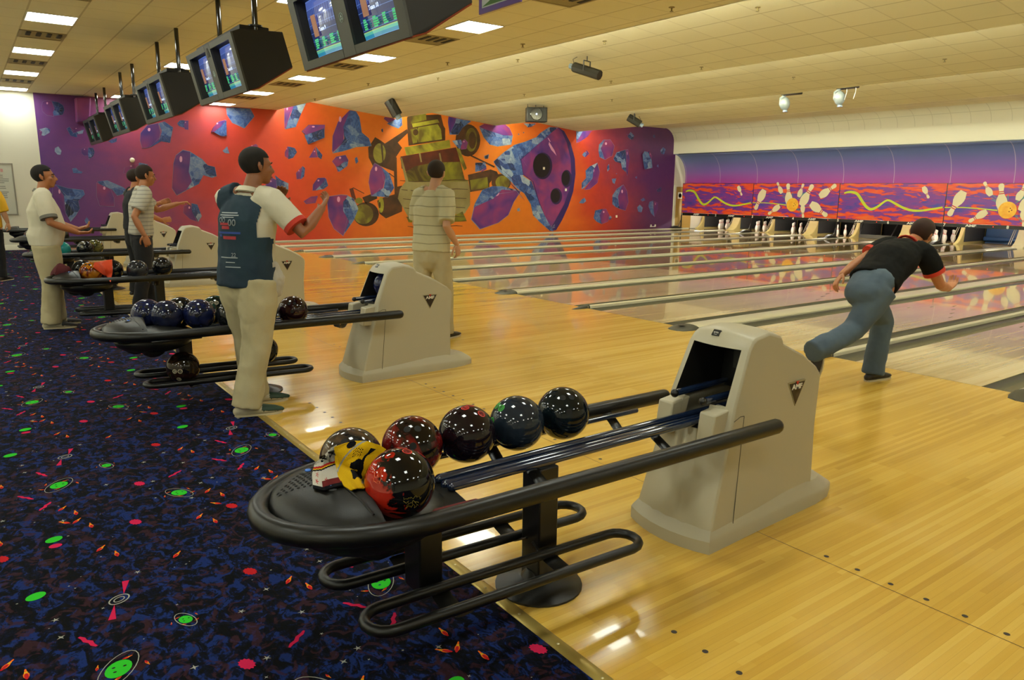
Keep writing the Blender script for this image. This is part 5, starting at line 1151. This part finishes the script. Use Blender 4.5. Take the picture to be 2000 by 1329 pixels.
for P in ([(1785, 265), (1800, 250), (1808, 275), (1795, 285)], [(1855, 400), (1880, 370), (1905, 390), (1890, 435), (1865, 432)], [(1360, 550), (1378, 525), (1382, 575), (1362, 598)], [(1405, 665), (1445, 660), (1430, 712), (1412, 700)], [(1670, 860), (1700, 840), (1718, 862), (1690, 875)], [(1640, 930), (1665, 905), (1692, 935), (1680, 975), (1650, 970)], [(1820, 765), (1865, 740), (1862, 780), (1830, 790)], [(215, 460), (258, 435), (250, 475), (228, 480)], [(522, 945), (545, 932), (550, 962), (528, 968)], [(1120, 860), (1150, 840), (1165, 870), (1140, 893), (1100, 890)], [(1370, 1030), (1390, 1005), (1405, 1025), (1385, 1050)], [(1620, 650), (1640, 640), (1636, 665)], [(1820, 545), (1835, 528), (1838, 560)], [(530, 248), (545, 240), (540, 260)], [(575, 232), (590, 228), (585, 242)], [(1440, 615), (1450, 612), (1448, 622)]):
    shard('w', None, P, hl=False)
shard('w', [(1800, 875), (1832, 890), (1830, 950), (1800, 1020), (1790, 960)], [(1745, 920), (1755, 880), (1790, 868), (1790, 940), (1800, 1015), (1770, 985)])
shard('w', [(590, 150), (680, 150), (650, 165)], [(585, 150), (700, 150), (660, 178), (625, 186)])
shard('w', [(190, 590), (235, 555), (240, 575), (190, 600)], [(135, 515), (225, 512), (238, 555), (180, 590), (135, 600)])
# cut-out boards that stand off the wall
shard('z', [(1690, 330), (1740, 275), (1800, 260), (1760, 330), (1700, 370), (1672, 372)], [(1695, 372), (1760, 320), (1808, 262), (1812, 410), (1760, 408)], relief=.05, label='small purple and blue cut-out shard casting a shadow left of the vest man\'s head')
shard('y', [(662, 340), (720, 285), (855, 285), (850, 350), (710, 385)], [(680, 375), (850, 315), (852, 395), (712, 452)], relief=.05, label='purple cut-out shard with deep blue broken edge above the vest man\'s outstretched arm')
shard('w', [(1745, 410), (1770, 450), (1762, 500), (1740, 480)], [(1682, 440), (1700, 408), (1735, 420), (1765, 490), (1772, 560), (1702, 575), (1690, 520)], relief=.05, label='narrow bright blue cut-out shard on the purple right end of the mural')
# box boards near the ceiling
b = MB(); P = [wp('z', 400, 60, 0), wp('z', 545, 60, 0), wp('z', 535, 290, 0), wp('z', 415, 290, 0)]; b.prism([(x, -.002, z) for x, _, z in P], (0, -.30, 0)); o = b.build('shard_cutout', [SH_P], None, smooth=False, bevel=.03); o.location = (8, WALL_Y, 0); tag(o, 'maroon purple block fixed under the ceiling on the left part of the mural', 'wall cutout')
# ================================================================== PEOPLE
SKIN_B = mat('skin_brown', '8a5634', .5); SKIN_T = mat('skin_tan', 'a86c44', .5); SKIN_P = mat('skin_pale', 'b88866', .5)
EYEW = mat('eye_white', '8c8478', .3); EYED = mat('eye_dark', '1a0f08', .3); LIP = mat('lip', '7c3a2c', .5); SOLE = mat('sole_cream', 'b8ac8c', .6)
KHAKI = mat('khaki_cloth', 'b2a886', .85, noise=(6, 'a49874', .3), bump=(220, .15)); 
def hand(mb, w, d, palm, side=1, curl=.5, k=1.0):
    """palm and five fingers from wrist w along d; palm = palm normal; side=+1 when the thumb is toward d x palm"""
    w = Vector(w); d = Vector(d).normalized(); pn = Vector(palm); pn = (pn-d*pn.dot(d)).normalized(); t = d.cross(pn).normalized()*side
    mb.tube([w-d*.02, w+d*.03, w+d*.065, w+d*.09], [.026*k, .036*k, .041*k, .036*k], 12, side=t, r2=[.018*k, .016*k, .015*k, .011*k], round_ends=True)
    for off, L in ((.030, .068), (.011, .078), (-.010, .072), (-.029, .056)):
        b0 = w+d*.085*k+t*off*k; a = curl*.7; p1 = b0+(d*cos(a)+pn*sin(a)+t*off*1.5)*L*.45*k; a = curl*1.7; p2 = p1+(d*cos(a)+pn*sin(a))*L*.32*k; a = curl*2.3; p3 = p2+(d*cos(a)+pn*sin(a))*L*.25*k
        mb.tube([b0-d*.02, b0, p1, p2, p3], [.0095*k, .0095*k, .0088*k, .008*k, .0065*k], 8, round_ends=True)
    b0 = w+d*.02*k+t*.028*k; p1 = b0+(d*.6+t*.75+pn*.25)*.035*k; p2 = p1+(d*.85+t*.4+pn*.3)*.032*k; p3 = p2+(d*.95+t*.1+pn*.3)*.024*k
    mb.tube([b0, p1, p2, p3], [.015*k, .0115*k, .0105*k, .008*k], 8, round_ends=True)
def lerp(a, b, t): return Vector(a)*(1-t)+Vector(b)*t
def person(name, label, loc, rz, J, skin, shirt, pants, shoe, hair, sleeve=.75, disp=.012, hair_kind='short', collar=None, vest=None, belly=0.0, wide=1.0, shoe2=None, hem=.0, leg_w=1.0, extras=None, cuff=None):
    t = empty(name, loc, rz, label, 'person'); V = {k: Vector(v) for k, v in J.items()}
    shv = (V['shL']-V['shR']).normalized(); hpv = (V['hipL']-V['hipR']).normalized()
    pel, ch, nk, hd = V['pel'], V['chest'], V['neck'], V['head']; wa = lerp(pel, ch, .45)
    # --- body
    b = MB()
    b.tube([pel-(ch-pel).normalized()*.10, pel, wa, ch, lerp(ch, nk, .65), nk], [.10, .155, .135, .155, .13, .06], 16, side=shv, r2=[.08, .105, .095, .11, .085, .055], round_ends=True)
    b.tube([lerp(ch, nk, .6), nk, lerp(nk, hd, .55)], [.065, .056, .054], 12, round_ends=True)
    for s in 'LR':
        sh, el, wr = V['sh'+s], V['el'+s], V['wr'+s]
        b.tube([lerp(nk, sh, .45), sh, lerp(sh, el, .5), el, lerp(el, wr, .35), wr], [.065, .060, .047, .039, .041, .027], 12, round_ends=True)
        hp, kn, an = V['hip'+s], V['kn'+s], V['an'+s]
        b.tube([hp, lerp(hp, kn, .5), kn, lerp(kn, an, .35), an], [.088, .072, .052, .054, .036], 12, round_ends=True)
    fw = V['face'].normalized(); up = (hd-nk).normalized(); up = (up-fw*up.dot(fw)).normalized(); rt = fw.cross(up)
    mx = Matrix((rt, fw, up)).transposed()
    Hd = lambda x, y_, z: hd + rt*x + fw*y_ + up*z
    b.ball(Hd(0, -.012, .030), .076, .094, .086, 20, mx); b.ball(Hd(0, .022, -.025), .060, .066, .078, 16, mx); b.ball(Hd(0, .052, -.085), .034, .030, .024, 12, mx)
    b.ball(Hd(0, .073, .028), .052, .018, .016, 12, mx); b.tube([Hd(0, .082, .02), Hd(0, .100, -.008), Hd(0, .110, -.026), Hd(0, .092, -.034)], [.009, .012, .016, .012], 8, round_ends=True)
    b.ball(Hd(0, .086, -.056), .024, .010, .007, 10, mx); b.ball(Hd(0, .083, -.067), .022, .010, .007, 10, mx)
    for s in (1, -1): b.ball(Hd(s*.045, .058, -.018), .020, .018, .018, 10, mx)
    body = fuse(b, 'body', skin, t, .0095, 2)
    # ears and hands, joined to the body mesh
    b = MB()
    for s in (1, -1):
        b.tube([Hd(s*.074, -.018, .018), Hd(s*.084, -.026, .026), Hd(s*.088, -.030, .008), Hd(s*.082, -.020, -.016), Hd(s*.075, -.008, -.026)], [.008, .010, .010, .010, .007], 8, round_ends=True); b.ball(Hd(s*.077, -.016, 0), .009, .016, .024, 10, mx)
    for s in 'LR':
        hand(b, V['wr'+s], V['hd'+s], V['pm'+s], 1 if s == 'L' else -1, J.get('curl'+s, (.5,))[0] if isinstance(J.get('curl'+s, .5), tuple) else .5)
    h_ = fuse(b, 'hands', skin, None, .0042, 1)
    bm = bmesh.new(); bm.from_mesh(body.data); bm.from_mesh(h_.data); bm.to_mesh(body.data); bm.free(); bpy.data.objects.remove(h_)
    body.data.polygons.foreach_set('use_smooth', [True]*len(body.data.polygons))
    for s in (1, -1):
        b = MB(); b.ball(Hd(s*.031, .074, .006), .0135, .010, .009, 12, mx); b.m = 1; b.ball(Hd(s*.032, .0815, .006), .006, .004, .006, 8, mx); b.build('eye', [EYEW, EYED], t)
        b = MB(); b.tube([Hd(s*.012, .090, .026), Hd(s*.034, .088, .032), Hd(s*.052, .074, .026)], .004, 6); b.build('eyebrow', hair, t)
    b = MB(); b.ball(Hd(0, .092, -.061), .022, .007, .006, 12, mx); b.build('mouth', LIP, t)
    # --- hair
    b = MB()
    if hair_kind != 'bald':
        b.ball(Hd(0, -.020, .040), .083, .098, .090, 24, mx)
        keep = []
        inv = mx.transposed()
        for f, mi in zip(b.f, b.mi):
            c = sum((Vector(b.v[i]) for i in f), Vector())/len(f)-hd; c = inv @ c
            if c.z > .045+ .55*max(c.y, -.2)+ (0 if c.y > 0 else -.02) or (c.y < -.005 and c.z > -.055+.3*abs(c.x) and c.z > -.06-1.0*(c.y+.03)*0) : keep.append(f)
        b.f = keep; b.mi = [0]*len(keep)
        if hair_kind == 'long':
            b.tube([Hd(0, -.075, .03), Hd(0, -.10, -.04), Hd(0, -.10, -.13)], [.06, .055, .03], 12, side=rt, r2=[.03, .025, .015], round_ends=True)
        ho = b.build('hair', hair, t); so = ho.modifiers.new('s', 'SOLIDIFY'); so.thickness = .012; so.offset = -.3
    # --- shirt
    b = MB(); W_ = wide
    hemp = pel-(ch-pel).normalized()*(.02+hem)
    ff = (shv.cross(ch-pel)).normalized(); ff = ff if ff.dot(fw) > 0 else -ff
    b.tube([hemp, pel+(ch-pel)*.12, wa+ff*belly*.6, ch+ff*.0, lerp(ch, nk, .62), lerp(ch, nk, .98)], [.185*W_, .182*W_, .176*W_, .190*W_, .168, .075], 18, side=shv, r2=[.135*W_, .135*W_+belly*.5, .130*W_+belly*.5, .138*W_, .105, .07])
    for s in 'LR':
        sh, el = V['sh'+s], V['el'+s]; e = lerp(sh, el, sleeve)
        b.tube([lerp(nk, sh, .42), lerp(nk, sh, .9), lerp(sh, e, .4), e], [.085, .086, .083, .079], 14, round_ends=False)
    sm = fuse(b, 'shirt', shirt, t, .011, 4, (.09, disp))
    if collar:
        b = MB(); c0 = lerp(ch, nk, .93); n_ = 18; rs = []
        ax = (nk-ch).normalized()
        for r_, h in ((.078, -.01), (.070, .028), (.076, .030), (.098, .000), (.092, -.006)):
            rs.append([c0 + shv*(r_*cos(2*pi*i/n_)) + ff*(r_*.95*sin(2*pi*i/n_)) + ax*(h+.010-.016*sin(2*pi*i/n_)) for i in range(n_)])
        b.rings(rs, cap=False); b.build('collar', collar, t)
    if cuff:
        for s in 'LR':
            sh, el = V['sh'+s], V['el'+s]; e = lerp(sh, el, sleeve); a = (el-sh).normalized(); b = MB(); b.tube([e-a*.02, e+a*.012], .0815, 16); b.build('sleeve_trim', cuff, t)
    if vest:
        b = MB(); rs = []; sh, el = V['shL'], V['elL']; b.tube([lerp(nk, sh, .42), lerp(nk, sh, .9), lerp(sh, el, .35), lerp(sh, el, sleeve+.02)], [.095, .099, .095, .092], 14)
        b.tube([hemp-(ch-pel).normalized()*.01, pel+(ch-pel)*.12, wa, ch, lerp(ch, nk, .60), lerp(ch, nk, .90)], [.197*W_, .194*W_, .188*W_, .202*W_, .178, .10], 18, side=shv, r2=[.147*W_, .147*W_, .142*W_, .150*W_, .117, .08])
        V_ = fuse(b, 'vest', vest, t, .011, 4, (.09, disp)); t['_v'] = 1; del t['_v']
        # open the vest at arms: keep only the back and front panels
        bm = bmesh.new(); bm.from_mesh(V_.data); bad = []
        for f in bm.faces:
            c = f.calc_center_median(); dd = c-pel; hgt = dd.dot((ch-pel).normalized())/(ch-pel).length; lat = (c-ch).dot(shv)
            if (lat < -.12 and (c-ch).dot(ff) > .0 and .12 < hgt < 1.2) or (lat < -.15 and hgt > .7) or (lat > .185 and hgt > .8): bad.append(f)
        bmesh.ops.delete(bm, geom=bad, context='FACES'); bm.to_mesh(V_.data); bm.free()
    # --- trousers
    b = MB(); L = leg_w
    b.tube([pel+(ch-pel)*.14, pel, pel-(ch-pel).normalized()*.09], [.160*W_, .175*W_, .165*W_], 16, side=hpv, r2=[.115*W_, .128*W_, .120*W_], round_ends=True)
    for s in 'LR':
        hp, kn, an = V['hip'+s], V['kn'+s], V['an'+s]
        b.tube([hp, lerp(hp, kn, .3), lerp(hp, kn, .7), kn, lerp(kn, an, .5), lerp(kn, an, 1.02 if an.z < .15 else 1.12)+Vector((0, 0, -.02 if an.z < .15 else 0))], [.106*L, .106*L, .092*L, .082*L, .078*L, .082*L], 14, round_ends=False)
    fuse(b, 'trousers', pants, t, .012, 5, (.11, disp*1.6))
    # --- shoes
    for s in 'LR':
        an, to = V['an'+s], V['toe'+s]; fd = (to-an); zz = V['up'+s] if 'up'+s in V else Vector((0, 0, 1)); zz = zz.normalized(); fd = (fd-zz*fd.dot(zz)).normalized(); sd = fd.cross(zz)
        hb = an - fd*.06 - zz*.085; q_ = lambda x, h: hb+fd*x+zz*h
        b = MB(); b.tube([q_(.0, .035), q_(.04, .045), q_(.10, .045), q_(.17, .036), q_(.24, .028), q_(.275, .024)], [.030, .038, .040, .046, .042, .026], 12, side=sd, r2=[.034, .044, .042, .030, .022, .015], round_ends=True)
        so = fuse(b, 'shoe', shoe, t, .007, 2)
        if shoe2:
            b = MB(); b.tube([q_(.165, .040), q_(.24, .033), q_(.275, .028)], [.047, .044, .027], 12, side=sd, r2=[.031, .023, .015], round_ends=True); b.build('toe_cap', shoe2, so)
        b = MB(); rs = []
        for h in (.0, .014):
            rs.append([q_(x, h)+sd*y_ for x, y_ in ((-.02, .0), (-.008, .026), (.05, .034), (.11, .034), (.18, .048), (.25, .042), (.285, .018), (.29, 0), (.285, -.018), (.25, -.042), (.18, -.048), (.11, -.034), (.05, -.034), (-.008, -.026))])
        b.rings(rs); b.build('sole', SOLE, so)
        b = MB()
        for k in range(3): b.tube([q_(.10+.022*k, .086-.012*k)+sd*.022, q_(.106+.022*k, .093-.012*k), q_(.10+.022*k, .086-.012*k)-sd*.022], .0025, 5)
        b.build('laces', mat('lace_white', 'b0a890', .8), so)
    return t, sm, V
def stand(h=1.75, lean=0, fx=0):
    k = h/1.75
    J = dict(pel=(0, 0, .96), chest=(.0+lean*.5, 0, 1.29), neck=(.0+lean, 0, 1.475), head=(.03+lean*1.3, 0, 1.635), face=(1, 0, 0),
             shL=(lean*.8, .185, 1.42), shR=(lean*.8, -.185, 1.42), elL=(.0, .25, 1.13), elR=(.0, -.25, 1.13), wrL=(.10, .26, .90), wrR=(.10, -.26, .90), hdL=(.3, 0, -1), hdR=(.3, 0, -1), pmL=(0, -1, 0), pmR=(0, 1, 0),
             hipL=(0, .095, .91), hipR=(0, -.095, .91), knL=(.02, .11, .50), knR=(.02, -.11, .50), anL=(-.02, .12, .085), anR=(-.02, -.12, .085), toeL=(.2, .15, .085), toeR=(.2, -.15, .085))
    return {a: tuple(x*k for x in v) if a not in ('face', 'hdL', 'hdR', 'pmL', 'pmR') else v for a, v in J.items()}
SHW = mat('cloth_white', 'c4bda6', .85, bump=(250, .15)); GREYK = mat('collar_grey', '6c6a62', .85); NAVYC = mat('cloth_navy', '122436', .85, noise=(3, '16343f', .25), bump=(250, .15)); REDC = mat('cloth_red_trim', 'b8301c', .8); HB = mat('hair_black', '120c08', .9); HD = mat('hair_brown', '24160c', .85)
SHOEW = mat('shoe_cream', 'b4ab90', .5); SHOEG = mat('shoe_green', '10301e', .6); SHOEB = mat('shoe_black', '1a1612', .5)
# man in the vest: seen from behind right, arms raised forward
J = stand(1.76, .03)
J.update(chest=(.03, -.01, 1.29), neck=(.05, -.02, 1.475), head=(.11, -.04, 1.64), shR=(.06, -.21, 1.42), elR=(.10, -.40, 1.22), wrR=(.33, -.38, 1.38), hdR=(.75, .2, .5), pmR=(-.3, .6, .6), shL=(.03, .18, 1.43), elL=(.27, .18, 1.22), wrL=(.30, .0, 1.40), hdL=(.2, -.4, .75), pmL=(-.6, -.5, 0),
         anR=(-.13, -.05, .085), toeR=(.03, -.20, .085), anL=(.12, .11, .085), toeL=(.29, -.02, .085), knR=(-.04, -.09, .5), knL=(.09, .11, .5), face=(.93, -.37, 0))
vt, vs, VV = person('person', 'man in navy vest over a white shirt, khaki trousers and green shoes, arms raised', (-4.98, 2.98, 0), radians(30), J, SKIN_B, SHW, KHAKI, SHOEW, HB, collar=SHW, vest=NAVYC, cuff=REDC, shoe2=SHOEG, hem=.08, wide=1.06, leg_w=1.22, disp=.014)
ve = [c for c in vt.children if c.name.startswith('vest')][0]
PC = {c: mat('print_'+c, v, .7) for c, v in (('white', '98a0a4'), ('red', '98222c'), ('blue', '1c3c8c'))}
def back_print(m, boxes, texts=()):
    q = MB()
    for y0, z0, y1, z1 in boxes:
        n_ = max(2, int(abs(y1-y0)/.015))
        for i in range(n_):
            a, c = y0+(y1-y0)*i/n_, y0+(y1-y0)*(i+1)/n_; q.poly([(-.4, a, z0), (-.4, c, z0), (-.4, c, z1), (-.4, a, z1)])
    for s, sz, y_, z in texts: text_mb(s, sz, basis((0, -1, 0), (0, 0, 1), (-1, 0, 0), (-.4, y_, z)), .0005, q, bold=.001)
    bm = bmesh.new(); bm.from_mesh(ve.data); bt = BVHTree.FromBMesh(bm); bm.free(); nv = []
    for v in q.v:
        h = bt.ray_cast(Vector((-.6, v[1], v[2])), Vector((1, 0, 0))); nv.append((h[0].x-.003, v[1], v[2]) if h[0] else (-.13, v[1], v[2]))
    q.v = nv; q.build('back_print', m, ve, smooth=False)
back_print(PC['white'], [(.09, 1.345, -.05, 1.352), (.10, 1.330, -.06, 1.337), (.08, 1.318, -.03, 1.323), (.08, 1.06, -.06, 1.066), (.03, 1.00, -.08, 1.006), (.03, 1.03, -.04, 1.035)], [('00', .06, -.02, 1.285), ('OO', .045, .07, 1.30), ('22', .035, -.03, 1.08)])
back_print(PC['red'], [(.09, 1.27, .0, 1.285), (.07, 1.245, .0, 1.265), (.06, 1.18, -.05, 1.20)]); back_print(PC['blue'], [(.11, 1.215, -.08, 1.228), (.10, 1.195, .07, 1.21)])
b = MB(); b.tube([(.07, -.18, .99), (.08, -.20, .92), (.07, -.19, .84)], [.04, .06, .05], 10, side=(1, 0, 0), r2=[.02, .03, .025], round_ends=True); o = fuse(b, 'rosin_towel', mat('towel_pale', 'a8a294', .9), None, .008, 2, (.05, .02)); o.location = (-4.98, 2.98, 0); o.rotation_euler = (0, 0, radians(30)); tag(o, 'pale hand towel hanging at the vest man\'s right hip', 'towel')
# man in white polo
J = stand(1.70, .02)
J.update(elR=(.06, -.26, 1.13), wrR=(.30, -.18, 1.02), hdR=(.9, .2, -.05), pmR=(.1, .3, .9), elL=(.06, .25, 1.13), wrL=(.31, .16, 1.04), hdL=(.9, -.2, .25), pmL=(.1, -.3, .9), face=(1, -.1, .05), anR=(-.03, -.10, .085), toeR=(.2, -.12, .085), anL=(.02, .13, .085), toeL=(.25, .16, .085))
pm_, s_, _v = person('person', 'man in a white polo with grey collar, hands out over the ball rack', (-5.80, 7.25, 0), radians(-4), J, SKIN_T, SHW, KHAKI, SHOEW, HB, collar=GREYK, cuff=GREYK, shoe2=SHOEB, belly=.05, wide=1.12, hem=.03, sleeve=.8, leg_w=1.25)
# person at left edge in yellow
J = stand(1.66); J.update(wrR=(.05, -.25, .92)); p3 = at_z(2, 548, 0)
person('person', 'person in a yellow top and black trousers cut off by the left edge', (p3.x-.06, p3.y, 0), radians(60), J, SKIN_P, mat('cloth_yellow', 'c89a10', .85), mat('cloth_black', '0c0b0c', .9), SHOEB, HD, hem=.05, sleeve=.95, leg_w=.8)
# striped shirt and dark trousers
STR = mat('cloth_striped', 'a8a394', .85); g = NG(STR); X, Y, Z = g.xyz(); st = g.math('LESS_THAN', g.math('FRACT', g.math('MULTIPLY', Z, 22)), .28); g.l(g.mix(g.math('MULTIPLY', st, .5), lin('b4af9f'), lin('6a6a6c')), g.b.inputs['Base Color'])
J = stand(1.74, .06); J.update(elR=(-.10, -.26, 1.16), wrR=(-.02, -.30, .95), elL=(.25, .26, 1.22), wrL=(.48, .20, 1.30), hdL=(1, 0, .2), pmL=(0, 0, -1), knR=(-.02, -.11, .5), anR=(-.12, -.12, .085), toeR=(.1, -.14, .085), knL=(.08, .11, .5), anL=(.08, .12, .085), toeL=(.3, .12, .085), face=(1, .1, -.1))
person('person', 'person in a pale striped shirt and dark trousers between the third and fourth ball racks', (-4.78, 7.80, 0), radians(0), J, SKIN_T, STR, mat('trouser_dark', '1c1c20', .9), SHOEB, HD, collar=SHW, sleeve=.7)
J = stand(1.72, .04); J.update(elR=(.08, -.25, 1.14), wrR=(.30, -.20, 1.05), hdR=(1, 0, .1), elL=(.2, .24, 1.2), wrL=(.4, .1, 1.28), hdL=(1, -.3, .3))
person('person', 'person in a black top and dark trousers beside the striped shirt, reaching right', (-4.60, 9.3, 0), radians(8), J, SKIN_T, mat('cloth_black_top', '15151a', .9), mat('trouser_black', '101014', .9), SHOEB, HD, sleeve=.7)
# cream striped shirt person walking behind the second hood
CRS = mat('cloth_cream_wave', 'aaa27e', .85); g = NG(CRS); X, Y, Z = g.xyz(); st = g.math('LESS_THAN', g.math('FRACT', g.math('ADD', g.math('MULTIPLY', Z, 11), g.math('MULTIPLY', g.noise(g.tc.outputs['Object'], 3, 1), .5))), .10); g.l(g.mix(g.math('MULTIPLY', st, .6), lin('b4ac88'), lin('5a5638')), g.b.inputs['Base Color'])
J = stand(1.78, .05); J.update(knR=(.10, -.10, .50), anR=(.10, -.10, .085), toeR=(.32, -.10, .085), knL=(-.03, .10, .52), anL=(-.22, .12, .12), toeL=(.0, .12, .085), elR=(-.08, -.26, 1.16), wrR=(.08, -.26, .98), elL=(.08, .27, 1.16), wrL=(.25, .22, 1.05), face=(.9, .3, 0))
person('person', 'person in a wavy-lined cream shirt and khaki trousers walking behind the second hood', (-2.72, 4.45, 0), radians(20), J, SKIN_P, CRS, KHAKI, SHOEB, HD, wide=1.15, sleeve=.85, hem=.06)
# bowler releasing a ball
J = dict(pel=(-.80, 0, .84), chest=(-.55, 0, 1.00), neck=(-.33, 0, 1.11), head=(-.18, -.03, 1.19), face=(.94, 0, -.2),
         shL=(-.38, .17, 1.08), elL=(-.58, .24, .98), wrL=(-.79, .27, .87), hdL=(-.6, .1, -.65), pmL=(.5, -.5, -.5), shR=(-.36, -.17, 1.04), elR=(-.24, -.25, .80), wrR=(-.02, -.22, .76), hdR=(.8, .1, .35), pmR=(-.2, 0, .95),
         hipL=(-.77, .09, .80), hipR=(-.83, -.09, .80), knL=(-.49, .05, .49), anL=(-.56, .05, .085), toeL=(-.30, .02, .085), knR=(-1.02, .0, .48), anR=(-1.40, .06, .36), toeR=(-1.50, .07, .16), upR=(-.95, .0, .3))
bw, bs, _v = person('person', 'bowler in a black shirt and blue jeans bent forward in release at the foul line', (0, .93, 0), 0, J, SKIN_T, mat('shirt_black_red', '0a0a09', .9, spec=.2), mat('denim', '4c5c68', .85, noise=(4, '3c4c5c', .3), bump=(220, .15)), SHOEB, mat('hair_reddish', '2c1408', .85), collar=REDC, cuff=REDC, sleeve=.55, leg_w=1.08, wide=1.05)
